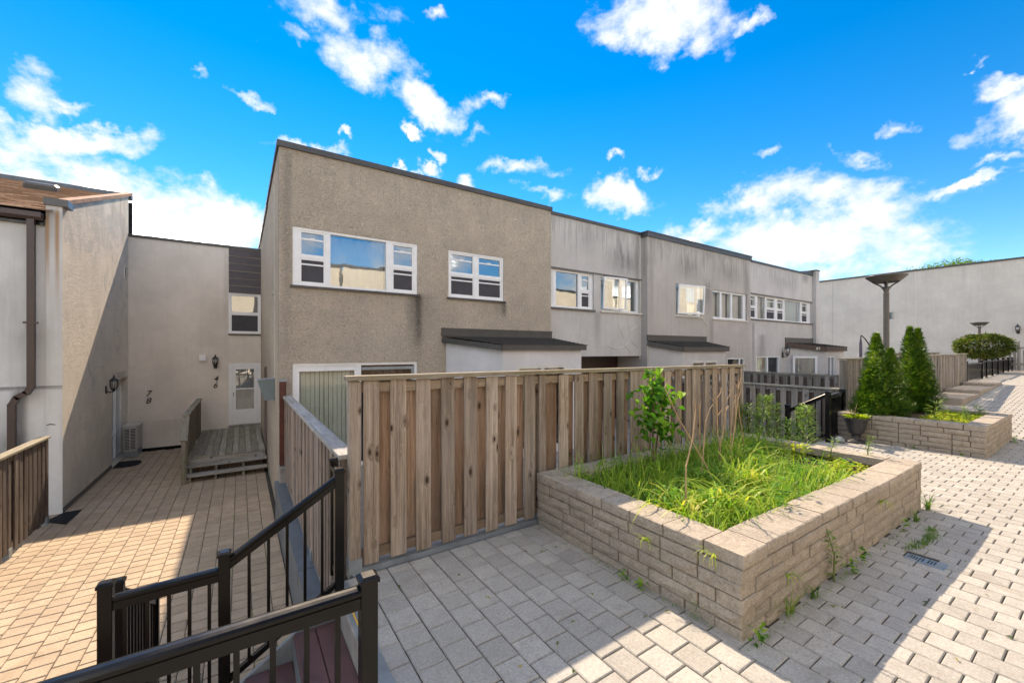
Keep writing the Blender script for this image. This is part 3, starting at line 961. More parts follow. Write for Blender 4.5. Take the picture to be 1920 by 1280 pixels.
# --- house 1: brown-grey roughcast end house
h1, of = house('roughcast_house', 'brown-grey roughcast end house with the three-part picture window and dark stain below it', (.612, FY, YZ), group='terrace houses beyond the fences')
holes = [(.84, 3.34, 3.065, 4.195, .2), (4.10, 5.64, 3.065, 4.18, .2), (.84, 3.34, -.6, 1.555, .2)]
shell(h1, of, .612, 7.20, FY, 24.6, -1.36, 5.67, (M['h1'], M['h1side']), holes)
cp = MB()
cp.box(.575, FY - .04, 5.665, 7.225, FY + .2, 5.775)
cp.box(.575, FY + .2, 5.675, .80, 24.6, 5.775).box(7.0, FY + .2, 5.665, 7.225, 17.6, 5.775)
cp.build('coping', M['flash'], h1, of)
MB().box(.572, 12.6, 5.60, .612, 17.5, 5.66).build('coping_flashing', M['flash'], h1, of)
window(h1, of, (.84, FY, 3.065), 0, 2.50, 1.13, [(.12, .59, 'hung', None), (.68, 1.80, 'fixed', 'curtain'), (1.93, 2.42, 'hung', None)], .07, name='picture_window', cill='flash')
window(h1, of, (4.10, FY, 3.065), 0, 1.54, 1.115, [(.05, .70, 'hung', None), (.80, 1.49, 'hung', None)], .07, cill='flash')
sd = window(h1, of, (.84, FY, -.6), 0, 2.50, 2.155, [(.06, 1.19, 'fixed', None, 'glass_dim'), (1.28, 2.44, 'fixed', None, 'glass_dim')], .08, name='sliding_door', fw=.06)
MB().box(.06, .055, 1.99, 1.21, .10, 2.095).box(.06, .055, .06, .12, .10, 1.99).box(1.15, .055, .06, 1.21, .10, 1.99).build('sash', M['white'], sd)
MB().box(1.30, .06, 1.99, 2.44, .09, 2.05).box(2.38, .06, .06, 2.44, .09, 1.99).build('screen_frame', M['galv'], sd)
blind_slats(sd, .08, 1.18, .08, 2.08, .20, 13)
blind_slats(sd, 1.30, 2.42, .08, 2.04, .36, 13, 'room')
xa2, xf2, xr2, yf2, zt = porch(h1, of, 3.94, 4.72, 7.19, FY, 7.50, 2.325, 2.14, 1.925, 1.81, M['flash'], M['porch'])
pf = MB()
wall_face(pf, front(yf2), xf2, xr2, YZ, zt, [(5.16, 6.62, -.5, 1.46, .06)])
pf.build('porch_front_wall', M['porch'], h1, of)
window(h1, of, (5.16, yf2, -.5), 0, 1.46, 1.96, [(.07, .68, 'dark', None), (.78, 1.39, 'dark', None)], .05, name='entrance_door', mat='offwhite', fw=.07)
MB().tube([(.606, 10.0, 1.0), (.606, 10.0, 3.2), (.600, 10.0, 5.3)], .007, 5).build('wall_cable', M['offwhite'], h1, of)
MB().box(.585, 10.0, 3.02, .61, 10.5, 3.05).build('bracket', M['offwhite'], h1, of)

# --- house 2: recessed sooty grey house whose upper storey overhangs
h2, of = house('grey_recessed_house', 'sooty grey house with an overhanging upper storey and cracked lower wall beside the roughcast house', (7.2, 9.15, YZ), group='terrace houses beyond the fences')
f = MB()
wall_face(f, front(9.15), 7.2, 11.318, 1.62, 5.70, [(7.22, 9.10, 3.055, 4.15, .16), (9.40, 11.25, 3.06, 4.15, .16)])
f.quad((7.2, 9.15, 1.62), (7.2, 10.2, 1.62), (11.318, 10.2, 1.62), (11.318, 9.15, 1.62))
f.build('front_wall', M['h2'], h2, of)
MB().box(7.2, 9.125, 4.16, 11.30, 9.15, 4.20).box(7.2, 9.09, 2.99, 9.12, 9.15, 3.045).build('band', M['lamp_grey'], h2, of)
MB().box(9.36, 9.08, 3.0, 11.30, 9.15, 3.05).build('band', M['offwhite'], h2, of)
MB().box(7.2, 10.2, YZ, 11.318, 10.3, 1.62).build('recess_wall', M['brown'], h2, of)
MB().quad((7.2, 9.15, 5.68), (11.318, 9.15, 5.68), (11.318, 17, 5.68), (7.2, 17, 5.68)).build('roof', M['flash'], h2, of)
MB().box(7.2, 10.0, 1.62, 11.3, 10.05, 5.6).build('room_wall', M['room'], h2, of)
MB().box(7.215, 9.11, 5.69, 11.31, 9.4, 5.775).build('coping', M['flash'], h2, of)
window(h2, of, (7.22, 9.15, 3.055), 0, 1.88, 1.095, [(.05, .28, 'hung', None), (.42, 1.28, 'fixed', None), (1.40, 1.76, 'hung', None)], .11)
w2 = window(h2, of, (9.40, 9.15, 3.06), 0, 1.85, 1.09, [(.07, .95, 'fixed', 'blind'), (1.05, 1.72, 'fixed', 'blind')], .11)
ob = MB()
for q in ((0, 0, .05, .04, 1.0), (.87, 0, .92, .04, 1.0)):
    ob.box(q[0], -.02, 0, q[2], .02, 1.0)
ob.box(.05, -.02, 0, .87, .02, .05).box(.05, -.02, .95, .87, .02, 1.0)
s2 = ob.build('open_sash', M['white'], w2, (.05, -.03, .045))
s2.rotation_euler = (math.radians(3), 0, math.radians(-9))
# pane rides in the open sash (a sub-part of the window)
op = MB().quad((.05, 0, .05), (.87, 0, .05), (.87, 0, .95), (.05, 0, .95)).build('open_pane', M['glass'], w2, (.05, -.03, .045))
op.rotation_euler = s2.rotation_euler

for pts in ([(10.15, 9.143, 2.95), (10.22, 9.143, 2.55), (10.45, 9.143, 2.2), (10.5, 9.143, 1.95), (10.75, 9.143, 1.75)], [(10.5, 9.143, 1.95), (10.1, 9.143, 1.85), (9.7, 9.143, 1.95)], [(10.5, 9.143, 1.97), (10.8, 9.143, 2.1), (11.2, 9.143, 1.85)],
            [(10.62, 9.143, 2.85), (10.72, 9.143, 2.5), (10.75, 9.143, 2.15)], [(8.55, 9.143, 2.8), (8.5, 9.143, 2.2)], [(10.7, 9.143, 2.45), (11.1, 9.143, 2.62)]):
    MB().tube(pts, .010, 5).build('crack_filler', M['offwhite'], h2, of)
MB().box(11.22, 9.13, 1.5, 11.24, 9.15, 5.6).build('corner_trim', M['offwhite'], h2, of)

# --- house 3
h3, of = house('grey_brown_house', 'grey-brown rendered house standing forward, with an open casement beside a curtained window', (11.318, FY, YZ), group='terrace houses beyond the fences')
holes = [(12.87, 14.44, 3.06, 4.18, .16), (15.18, 17.74, 3.045, 4.15, .16), (16.2, 17.55, -.5, 1.50, .12)]
shell(h3, of, 11.318, 18.02, FY, 17.0, YZ, 5.62, (M['h3'], M['h3']), holes)
MB().box(11.28, FY - .045, 5.605, 18.05, FY + .25, 5.775).box(11.28, FY + .25, 5.605, 11.5, 17, 5.775).box(11.26, FY - .06, 5.74, 18.06, FY + .25, 5.785).build('coping', M['flash'], h3, of)
w3 = window(h3, of, (12.87, FY, 3.06), 0, 1.57, 1.12, [(.07, 1.36, 'fixed', 'blind')], .11, cill='offwhite')
ob = MB().box(0, -.02, 0, .06, .02, 1.04).box(1.24, -.02, 0, 1.30, .02, 1.04).box(.06, -.02, 0, 1.24, .02, .06).box(.06, -.02, .98, 1.24, .02, 1.04)
s3 = ob.build('open_sash', M['white'], w3, (.05, -.03, .05))
s3.rotation_euler = (math.radians(3), 0, math.radians(-9))
op = MB().quad((.06, 0, .06), (1.24, 0, .06), (1.24, 0, .98), (.06, 0, .98)).build('open_pane', M['glass'], w3, (.05, -.03, .05))
op.rotation_euler = s3.rotation_euler
window(h3, of, (15.18, FY, 3.045), 0, 2.56, 1.105, [(.07, .62, 'fixed', 'curtain', 'glass_dim'), (.74, 1.40, 'fixed', 'curtain', 'glass_dim'), (1.52, 2.36, 'fixed', 'curtain', 'glass_dim')], .11, fw=.07, cill='offwhite')
window(h3, of, (16.2, FY, -.5), 0, 1.35, 2.0, [(.06, .95, 'dark', None), (1.03, 1.29, 'dark', None)], .06, name='patio_door')
xa2, xf2, xr2, yf2, zt = porch(h3, of, 11.30, 11.97, 14.70, FY, 8.0, 2.32, 2.13, 1.92, 1.775, M['flash'], M['h4'])
pf = MB()
wall_face(pf, front(yf2), xf2, xr2, YZ, zt, [(12.55, 14.1, -.5, 1.46, .06)])
pf.build('porch_front_wall', M['h4'], h3, of)
window(h3, of, (12.55, yf2, -.5), 0, 1.55, 1.96, [(.08, .72, 'dark', None), (.83, 1.47, 'dark', None)], .05, name='entrance_door', mat='offwhite', fw=.08)
for pts in ([(11.312, 8.885, 1.0), (11.312, 8.885, 2.2)], [(14.48, 8.893, 2.4), (14.5, 8.893, 3.0), (14.62, 8.893, 2.85), (14.8, 8.893, 2.7)], [(14.62, 8.893, 4.5), (14.64, 8.893, 4.9), (14.78, 8.893, 5.25)], [(14.46, 8.893, 4.2), (15.0, 8.893, 4.17), (15.2, 8.893, 4.16)]):
    MB().tube(pts, .011, 5).build('wall_cable' if pts[0][0] < 12 else 'crack_filler', M['offwhite'], h3, of)

# --- house 4
h4, of = house('pale_grey_house', 'pale grey end house with a long ribbon window and brown porch fascia', (18.02, FY, YZ), group='terrace houses beyond the fences')
holes = [(18.05, 24.10, 3.155, 4.21, .2), (18.50, 20.62, -.5, 1.545, .12)]
f = MB()
wall_face(f, front(FY), 18.02, 24.12, YZ, 5.56, holes)
f.build('front_wall', M['h4'], h4, of)
s = MB()
s.box(24.12, FY - .17, YZ, 24.5, 17.0, 5.80)
s.build('fin_wall', M['h4'], h4, of)
MB().quad((18.02, FY, 5.54), (24.12, FY, 5.54), (24.12, 17, 5.54), (18.02, 17, 5.54)).build('roof', M['flash'], h4, of)
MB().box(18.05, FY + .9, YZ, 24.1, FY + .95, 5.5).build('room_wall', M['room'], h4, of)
MB().box(18.055, FY - .04, 5.555, 23.3, FY + .2, 5.635).add([(22.6, FY - .045, 5.555), (24.12, FY - .045, 5.58), (24.12, FY + .2, 5.58), (22.6, FY + .2, 5.555), (22.6, FY - .045, 5.635), (24.12, FY - .045, 5.84), (24.12, FY + .2, 5.84), (22.6, FY + .2, 5.635)],
     [(0, 1, 5, 4), (4, 5, 6, 7), (0, 3, 2, 1), (1, 2, 6, 5)]).box(24.10, FY - .19, 5.80, 24.53, 10, 5.86).build('coping', M['flash'], h4, of)
MB().box(18.03, FY - .02, 4.21, 24.1, FY, 4.25).box(18.03, FY - .05, 3.10, 24.12, FY, 3.15).build('band', M['lamp_grey'], h4, of)
window(h4, of, (18.05, FY, 3.155), 0, 6.05, 1.055, [(.05, .56, 'hung', 'blind', 'glass_dim'), (.72, 1.42, 'fixed', 'curtain', 'glass_dim'), (1.54, 2.30, 'hung', 'blind', 'glass_dim'), (2.54, 3.13, 'hung', 'blind', 'glass_dim'), (3.28, 4.92, 'fixed', 'blind'), (5.09, 5.70, 'hung', 'blind', 'glass_dim')], .13, name='ribbon_window')
window(h4, of, (18.50, FY, -.5), 0, 2.12, 2.045, [(.07, .98, 'fixed', 'blind', 'glass_dim'), (1.08, 2.04, 'dark', 'room')], .06, name='sliding_door')
xa2, xf2, xr2, yf2, zt = porch(h4, of, 21.17, 22.05, 24.5, FY, 7.594, 2.40, 2.17, 1.975, 1.775, M['brown'], M['h4'])
pf = MB()
wall_face(pf, front(yf2), xf2, xr2, YZ, zt, [(22.5, 23.3, -.5, 1.53, .08)])
pf.build('porch_front_wall', M['h4'], h4, of)
window(h4, of, (22.5, yf2, -.5), 0, .8, 2.03, [(.06, .34, 'dark', None), (.44, .74, 'fixed', 'blind', 'glass_dim')], .06, name='side_light')
# entrance door on the splayed side of the porch
dv = Vector((xf2 - xa2, yf2 - FY, 0))
dl = dv.length
ang = math.atan2(dv.y, dv.x)
pn = Vector((math.sin(ang), -math.cos(ang), 0)) * .07
dpt = Vector((xa2, FY, -.5)) + dv * (.17) + pn
window(h4, of, tuple(dpt), ang, dl * .64, 2.04, [(.09, dl * .64 - .09, 'dark', 'room')], .05, name='entrance_door', fw=.09)


def text_mesh(s, size, shear, depth):
    cu = bpy.data.curves.new('digits', 'FONT')
    cu.body = s
    cu.size = size
    cu.shear = shear
    cu.extrude = depth
    cu.offset = size * .012
    cu.align_x = 'CENTER'
    o = bpy.data.objects.new('tmp', cu)
    COL.objects.link(o)
    me = bpy.data.meshes.new_from_object(o.evaluated_get(bpy.context.evaluated_depsgraph_get()))
    bpy.data.objects.remove(o)
    return me


def digits(parent, off, s, org, size, mat, rz=0.0, shear=.25):
    me = text_mesh(s, size, shear, .008)
    me.materials.clear()
    me.materials.append(M[mat])
    return link('house_number', me, parent, tuple(a + b for a, b in zip(off, org)), (math.radians(90), 0, rz))


fang = math.atan2(7.594 - FY, 22.05 - 21.17)
nrm = Vector((math.sin(fang), -math.cos(fang), 0))
fp = Vector((21.17, FY, 0)).lerp(Vector((22.05, 7.594, 0)), .80) + nrm * .03
digits(h4, of, '81', (fp.x, fp.y, 1.835), .17, 'white_strip', fang)

# --- house 46 at the end of the courtyard
BY = 17.0
h46, of = house('beige_courtyard_house', 'beige house closing the courtyard, with a white storm door on a timber deck', (-2.86, BY, CZ), group='houses around the lower courtyard')
f = MB()
wall_face(f, front(BY), -2.86, .62, CZ, 5.30, [(-.325, .605, 2.385, 3.77, .12), (-.325, .60, -.745, 1.365, .10)])
f.build('front_wall', M['h46'], h46, of)
MB().quad((-2.86, BY, 5.28), (.62, BY, 5.28), (.62, 24, 5.28), (-2.86, 24, 5.28)).build('roof', M['flash'], h46, of)
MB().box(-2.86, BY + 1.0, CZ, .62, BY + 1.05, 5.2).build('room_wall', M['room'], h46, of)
MB().box(-2.88, BY - .04, 5.295, .61, BY + .25, 5.375).build('coping', M['flash'], h46, of)
for k in range(6):
    z0 = 3.775 + k * .2535
    MB().add([(-.322, BY - .035, z0 + .004), (.607, BY - .035, z0 + .004), (.607, BY - .008, z0 + .240), (-.322, BY - .008, z0 + .240), (-.322, BY - .001, z0 + .004), (.607, BY - .001, z0 + .004)],
             [(0, 1, 2, 3), (4, 5, 1, 0)]).build('siding_plank', M['siding'], h46, of)
MB().box(-.34, BY - .06, 2.33, .607, BY, 2.375).build('sill', M['flash'], h46, of)
window(h46, of, (-.325, BY, 2.385), 0, .93, 1.385, [(.05, .88, 'hung', None)], .05, fw=.05)
dr = MB()
dr.box(0, 0, 0, .10, .06, 2.11).box(.83, 0, 0, .925, .06, 2.11).box(.10, 0, 2.0, .83, .06, 2.11)
door = dr.build('storm_door', M['white'], h46, (of[0] - .325, of[1] + BY, of[2] - .745))
db = MB()
db.box(.105, .01, .01, .20, .05, 1.995).box(.735, .01, .01, .825, .05, 1.995).box(.20, .01, 1.90, .735, .05, 1.995).box(.20, .01, 1.20, .735, .05, 1.245).box(.20, .01, .01, .735, .05, .52)
db.box(.25, .003, .08, .69, .01, .46)
db.build('door_leaf', M['white'], door)
MB().quad((.20, .03, 1.245), (.735, .03, 1.245), (.735, .03, 1.90), (.20, .03, 1.90)).build('pane', M['glass'], door)
MB().quad((.20, .03, .52), (.735, .03, .52), (.735, .03, 1.20), (.20, .03, 1.20)).build('pane', M['glass_dim'], door)
inner = MB().box(.10, .10, .0, .83, .13, 2.0)
for zc in (.3, .95, 1.5):
    for xc in (.22, .52):
        inner.box(xc, .092, zc, xc + .2, .10, zc + .36)
inner.build('inner_door', M['curtain'], door)
MB().box(.125, -.02, .98, .15, .01, 1.12).build('handle', M['galv'], door)
MB().box(-.33, BY - .02, -.83, .60, BY + .06, -.75).build('door_sill', M['concrete'], h46, of)
MB().cbox(-1.13, BY - .08, 1.46, -.94, BY, 1.64, .01).build('vent_cover', M['white'], h46, of)
digits(h46, of, '7', (-2.40, BY - .009, .375), .25, 'iron')
digits(h46, of, '8', (-2.40, BY - .009, .145), .25, 'iron')
digits(h46, of, '4', (-.685, BY - .009, .77), .25, 'iron')
digits(h46, of, '6', (-.70, BY - .009, .55), .25, 'iron')
MB().box(-2.86, BY - .03, CZ, -1.1, BY - .001, CZ + .09).build('base_flashing', M['black'], h46, of)

# --- house 78 on the left
LX, LYF = -2.86, 11.4
h78, of = house('flaking_render_house', 'cream house with flaking render, rusty gable coping and a brown downpipe', (LX, LYF, CZ), group='houses around the lower courtyard')


def gable(y):
    return 4.62 + (y - 11.4) * .343


s = MB()
wall_face(s, east(LX), LYF, 17.02, CZ, 4.70, [(15.05, 16.95, CZ + .02, 1.0, .22)], lambda y: gable(y))
s.build('side_wall', M['h78s'], h78, of)
f = MB()
wall_face(f, front(LYF), -3.08, LX, CZ, 4.60)
wall_face(f, front(LYF + .035), -10.5, -3.08, CZ, 4.30)
f.quad((-3.08, LYF, CZ), (-3.08, LYF + .035, CZ), (-3.08, LYF + .035, 4.6), (-3.08, LYF, 4.6))
f.build('front_wall', M['h78f'], h78, of)
MB().quad((-10.5, 12, 4.2), (LX - .02, 12, 4.2), (LX - .02, 18, 4.2), (-10.5, 18, 4.2)).quad((-10.5, 17.6, CZ), (LX, 17.6, CZ), (LX, 17.6, 6.5), (-10.5, 17.6, 6.5)).build('rear_wall', M['room'], h78, of)
cb = MB()
for k in range(4):
    a = 11.62 + k * 1.44
    b = a + 1.435
    cb.add([(LX - .13, a, gable(a) - .01), (LX + .035, a, gable(a) - .01), (LX + .035, b, gable(b) - .01), (LX - .13, b, gable(b) - .01),
            (LX - .13, a, gable(a) + .075), (LX + .035, a, gable(a) + .075), (LX + .035, b, gable(b) + .075), (LX - .13, b, gable(b) + .075)],
           [(0, 1, 5, 4), (1, 2, 6, 5), (2, 3, 7, 6), (3, 0, 4, 7), (4, 5, 6, 7), (0, 3, 2, 1)])
cb.build('gable_coping', M['rust'], h78, of)
MB().box(-3.10, LYF - .05, 4.57, -2.77, LYF + .25, 4.705).build('pier_cap', M['lamp_grey'], h78, of)
n = 34
rf = MB()
for k in range(n):
    ya, yb = 11.25 + k * 6.1 / n, 11.25 + (k + 1) * 6.1 / n
    za, zb = 4.43 + (ya - 11.25) * .355, 4.43 + (yb - 11.25) * .355
    x1 = LX - .12
    xx = -10.8 + (k % 2) * .17
    while xx < x1:
        xe = min(xx + .34, x1)
        lf = RND.uniform(.010, .022)
        rf.tint = RND.random()
        rf.add([(xx, ya, za + lf), (xe - .004, ya, za + lf), (xe - .004, yb + .02, zb + .005), (xx, yb + .02, zb + .005), (xx, ya, za - .004), (xe - .004, ya, za - .004)], [(0, 1, 2, 3), (4, 5, 1, 0)])
        xx = xe
tag(rf.build('shingle_field', M['shingle_brown'], h78, of), kind='stuff')
MB().quad((-10.8, 11.25, 4.415), (LX - .2, 11.25, 4.415), (LX - .2, 17.4, 6.59), (-10.8, 17.4, 6.59)).build('roof_deck', M['room'], h78, of)
MB().box(-10.8, 17.30, 6.55, LX + .02, 17.55, 6.70).build('ridge_flashing', M['grey_flash'], h78, of)
gb = MB()
gp = [(0, 0), (.10, 0), (.13, .05), (.13, .13), (.11, .15), (.11, .06), (.09, .03), (.02, .03), (.02, .15), (0, .15)]
gb.sweep((-10.8, 11.36, 4.235), (-3.10, 11.36, 4.235), gp)
gb.build('gutter', M['brown'], h78, of)
MB().box(-10.8, 11.37, 4.17, -3.10, 11.43, 4.38).build('fascia', M['black'], h78, of)
dp = MB()
dp.box(-3.285, 11.25, 1.10, -3.19, 11.345, 4.24)
dp.beam((-3.237, 11.297, 1.13), (-3.30, 11.297, 1.00), .09, .095, (0, 1, 0)).beam((-3.29, 11.297, 1.02), (-3.43, 11.297, .93), .09, .095, (0, 1, 0)).beam((-3.41, 11.297, .95), (-3.476, 11.297, .80), .09, .095, (0, 1, 0))
dp.box(-3.523, 11.25, CZ, -3.43, 11.345, .83)
dsp = dp.build('downpipe', M['brown'], h78, of)
MB().box(-3.33, 11.24, 2.30, -3.145, 11.30, 2.335).build('pipe_strap', M['brown'], dsp)
rv = MB()
rv.cbox(-.30, -.16, .0, .30, .16, .17, .05)
o = rv.build('roof_vent', M['lamp_grey'], h78, (of[0] - 4.25, of[1] + 15.5, of[2] + 5.93))
o.rotation_euler = (math.atan(.355), 0, 0)
vb = MB().box(LX, 16.42, 3.95, LX + .015, 16.62, 4.28)
vb.build('wall_vent', M['room'], h78, of)
MB().box(LX, 16.40, 3.93, LX + .03, 16.425, 4.30).box(LX, 16.615, 3.93, LX + .03, 16.64, 4.30).box(LX, 16.425, 4.275, LX + .03, 16.615, 4.30).box(LX, 16.425, 3.93, LX + .03, 16.615, 3.955).build('vent_frame', M['offwhite'], h78, of)
wd = window(h78, of, (LX, 15.05, CZ + .02), math.radians(90), 1.90, 2.32, [(.06, .92, 'dark', None), (1.0, 1.84, 'dark', 'room')], .20, name='patio_door', fw=.06)
MB().box(.92, .10, .06, 1.0, .17, 2.26).box(.05, .11, .72, .92, .16, .78).build('sash', M['white'], wd)
MB().box(LX, LYF + .02, CZ, LX + .012, 15.0, CZ + .10).build('base_flashing', M['lamp_grey'], h78, of)
MB().tube([(-3.07, 11.385, .38), (-3.02, 11.385, .40), (-2.95, 11.385, .38)], .006, 5).build('wall_hook', M['iron'], h78, of)

# --- far building across the walkway, and the row opposite (seen in the window reflections)
hf, of = house('far_grey_building', 'long plain grey building closing the view behind the ramp', (36, 5, .7), 'building')
f = MB()
wall_face(f, west(36.0), -4.0, 14.5, .3, 6.88)
f.build('end_wall', M['far'], hf, of)
MB().box(36.02, -4, .3, 46, -3.9, 6.86).box(36.02, 14.4, .3, 46, 14.5, 6.86).box(36.02, -3.9, 6.8, 46, 14.4, 6.86).build('side_wall', M['far'], hf, of)
MB().box(35.95, -4.05, 6.87, 36.3, 14.55, 6.97).build('coping', M['flash'], hf, of)
MB().box(35.993, 12.0, .7, 36.0, 12.014, 6.87).build('wall_joint', M['galv'], hf, of)
MB().box(35.995, 7.6, .7, 36.0, 7.612, 6.87).build('wall_joint', M['offwhite'], hf, of)

OPP = ['first cream house of the row facing the terrace from across the plaza', 'second cream house of the row across the plaza', 'third cream house of the row across the plaza', 'fourth cream house of the row across the plaza',
       'fifth cream house of the row across the plaza', 'sixth cream house of the row across the plaza', 'seventh cream house of the row across the plaza', 'eighth cream house of the row across the plaza']
for k in range(8):
    x0 = -9.0 + k * 6.7
    dy = -4.7 - (.35 if k % 2 else 0)
    hp, of = house('opposite_house', OPP[k], (x0, dy, 0), group='houses across the plaza')
    f = MB()
    wall_face(f, lambda u, z, d, dy=dy: (u, dy - d, z), x0, x0 + 6.7, 0, 6.2, [(x0 + .6, x0 + 3.0, 3.4, 4.5, .12), (x0 + 3.9, x0 + 5.4, 3.4, 4.5, .12), (x0 + .6, x0 + 2.8, .1, 2.2, .12), (x0 + 4.3, x0 + 5.3, .1, 2.2, .12)])
    f.build('front_wall', M['behind'], hp, of)
    MB().box(x0, dy - 8, -.2, x0 + 6.7, dy - .7, 6.15).build('body_wall', M['behind'], hp, of)
    MB().box(x0 - .02, dy - .3, 6.2, x0 + 6.72, dy + .05, 6.32).build('coping', M['flash'], hp, of)
    for (a, b, c, d) in ((.6, 3.0, 3.4, 4.5), (3.9, 5.4, 3.4, 4.5), (.6, 2.8, .1, 2.2), (4.3, 5.3, .1, 2.2)):
        window(hp, of, (x0 + b, dy, c), math.pi, b - a, d - c, [(.06, (b - a) / 2 - .04, 'fixed', None), ((b - a) / 2 + .04, b - a - .06, 'fixed', None)], .09)

# ------------------------------------------------------------------ fences
def fence(name, label, p0, p1, zt, zb, pitch, bw, mats, posts=(), front_first=.04, back=True, cap_w=.14, rail=True, group='board fences', zt1=None, post_drop=0.0, gap_end=0.0, bases=()):
    """Board-on-board fence from p0 to p1; its front is on local -Y. Every post, board, rail and cap is a part."""
    p0, p1 = Vector((p0[0], p0[1], 0)), Vector((p1[0], p1[1], 0))
    L = (p1 - p0).length
    ang = math.atan2(p1.y - p0.y, p1.x - p0.x)
    root = thing(name, label, 'fence', (p0.x, p0.y, zb), ang, group)
    h = zt - zb
    dh = ((zt1 if zt1 is not None else zt) - zt) / L
    ps = list(posts)
    pm = MB().cbox(-.045, -.045, -.02, .045, .045, h - .045, .006).mesh('post', mats['post'])
    for x in ps:
        link('post', pm, root, (x, 0, dh * x))
    bm = [MB().cbox(-w / 2, -.0095, 0, w / 2, .0095, 1.0, .004).mesh('board', mats['front']) for w in (bw, bw * .96, bw * 1.03)]
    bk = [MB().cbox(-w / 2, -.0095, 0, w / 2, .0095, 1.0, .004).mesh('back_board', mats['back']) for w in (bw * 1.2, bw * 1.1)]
    x = front_first + bw / 2
    first = True
    while x < L - bw * .4 - gap_end:
        if not any(abs(x - q) < .045 + bw * .35 for q in ps):
            o = link('board', RND.choice(bm), root, (x + RND.uniform(-.007, .007), -.031 + RND.uniform(-.002, .002), .015 + RND.uniform(-.02, .015)), (RND.uniform(-.006, .006), RND.uniform(-.004, .004), RND.uniform(-.025, .025)))
            o.scale = (1, 1, h + dh * x - .055)
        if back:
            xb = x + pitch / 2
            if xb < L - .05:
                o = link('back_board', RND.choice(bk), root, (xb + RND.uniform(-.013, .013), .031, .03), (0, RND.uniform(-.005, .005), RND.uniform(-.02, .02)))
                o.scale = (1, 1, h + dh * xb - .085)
        x += pitch
    if rail:
        for zr in (h - .10, .09):
            rl = MB().box(0.02, -.0205, zr - .04, L - .02, .0205, zr + .04)
            o = rl.build('rail', mats['rail'], root)
            o.rotation_euler = (0, -math.atan(dh), 0)
    cb = MB()
    cb.cbox(-.02, -cap_w / 2, -.038, L + .02, cap_w / 2, 0, .005)
    o = cb.build('cap_rail', mats['cap'], root, (0, 0, h))
    o.rotation_euler = (0, -math.atan(dh), 0)
    for x in bases:
        MB().box(x - .052, -.052, -.06, x + .052, .052, .085).build('post_base', M['galv'], root)
    return root


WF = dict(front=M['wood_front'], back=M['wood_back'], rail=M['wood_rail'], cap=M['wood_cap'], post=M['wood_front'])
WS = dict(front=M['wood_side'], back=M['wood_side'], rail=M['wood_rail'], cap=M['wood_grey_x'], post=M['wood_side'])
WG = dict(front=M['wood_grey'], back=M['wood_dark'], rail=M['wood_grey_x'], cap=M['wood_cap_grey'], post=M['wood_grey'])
WD = dict(front=M['wood_dark'], back=M['wood_dark'], rail=M['wood_rail'], cap=M['wood_cap'], post=M['wood_dark'])

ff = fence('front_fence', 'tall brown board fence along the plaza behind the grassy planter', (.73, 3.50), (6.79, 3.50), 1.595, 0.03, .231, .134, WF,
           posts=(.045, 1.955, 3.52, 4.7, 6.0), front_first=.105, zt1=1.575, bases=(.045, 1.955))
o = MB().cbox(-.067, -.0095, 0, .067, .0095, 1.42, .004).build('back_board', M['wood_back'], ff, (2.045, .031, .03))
MB().box(.02, -.05, -.045, 6.05, .03, -.002).box(.02, -.075, -.045, 6.05, -.05, -.028).build('steel_edge', M['steel'], ff)
fence('side_fence', 'low board fence on the retaining wall between the courtyard and the roughcast house patio', (.735, 8.80), (.735, 3.56), .95, -.62, .185, .115, WS,
      posts=(.06, 1.8, 3.5, 5.18), front_first=.02, bases=(1.8, 3.5, 5.18))
fence('courtyard_fence', 'dark weathered board fence in front of the flaking house at the left edge', (-2.95, 7.6), (-2.95, 10.88), .245, -1.28, .175, .125, WD,
      posts=(1.78, 3.24), front_first=.03, bases=(1.78, 3.24))
fence('ramp_fence', 'long grey board fence beside the ramp behind the two cedars', (10.98, 3.50), (23.2, 3.50), 1.63, .03, .158, .135, WG,
      posts=(.05, 2.0, 4.0, 6.0, 8.0, 10.0, 12.1), front_first=.10, back=False, zt1=1.69)
fence('divider_fence', 'nearer low grey divider fence running from the ramp fence post to the houses', (11.22, 8.75), (11.22, 3.60), .955, -.60, .24, .135, WG,
      posts=(.06, 2.5, 5.0), front_first=.10)
fence('divider_fence', 'farther low grey divider fence in front of the porch numbered 81', (17.2, 8.75), (17.2, 3.60), .965, -.60, .27, .14, WG,
      posts=(.06, 2.5, 5.0), front_first=.10)
fence('patio_fence', 'grey fence top showing just above the ramp fence, left of the cedars', (21.0, 5.2), (28.5, 5.2), 1.72, .2, .16, .135, WG, posts=(.05, 3.7, 7.4), back=False)
# short picket gate at the far end of the walkway
gt = thing('picket_gate', 'weathered picket gate at the far right end of the walkway', 'gate', (34.0, 3.85, .74), -math.pi / 2)
for k, x in enumerate((0.02, .55, 1.2)):
    MB().cbox(x, -.05, 0, x + .1, .05, 1.55 if k == 1 else 1.25, .01).build('post', M['wood_grey'], gt)
for z in (.3, 1.15):
    MB().box(.0, -.03, z, 1.3, .03, z + .09).build('rail', M['wood_grey_x'], gt)
pm = MB().cbox(-.045, -.06, .05, .045, -.035, 1.1, .008).mesh('picket', M['wood_grey'])
for k in range(7):
    link('picket', pm, gt, (.16 + k * .16, 0, 0))

rp = thing('wooden_post', 'red-brown painted post with a grey cap at the corner of the roughcast house', 'post', (.667, 8.79, -.34))
MB().cbox(-.055, -.05, 0, .055, .05, 1.56, .006).build('shaft', M['red_paint'], rp)
MB().box(-.062, -.058, 1.56, .062, .058, 1.60).build('cap', M['galv'], rp)
tag(MB().cbox(.60, 8.66, -.66, .73, 8.86, -.36, .02).build('concrete_footing', M['concrete']), 'broken concrete footing under the red-brown post', 'footing')

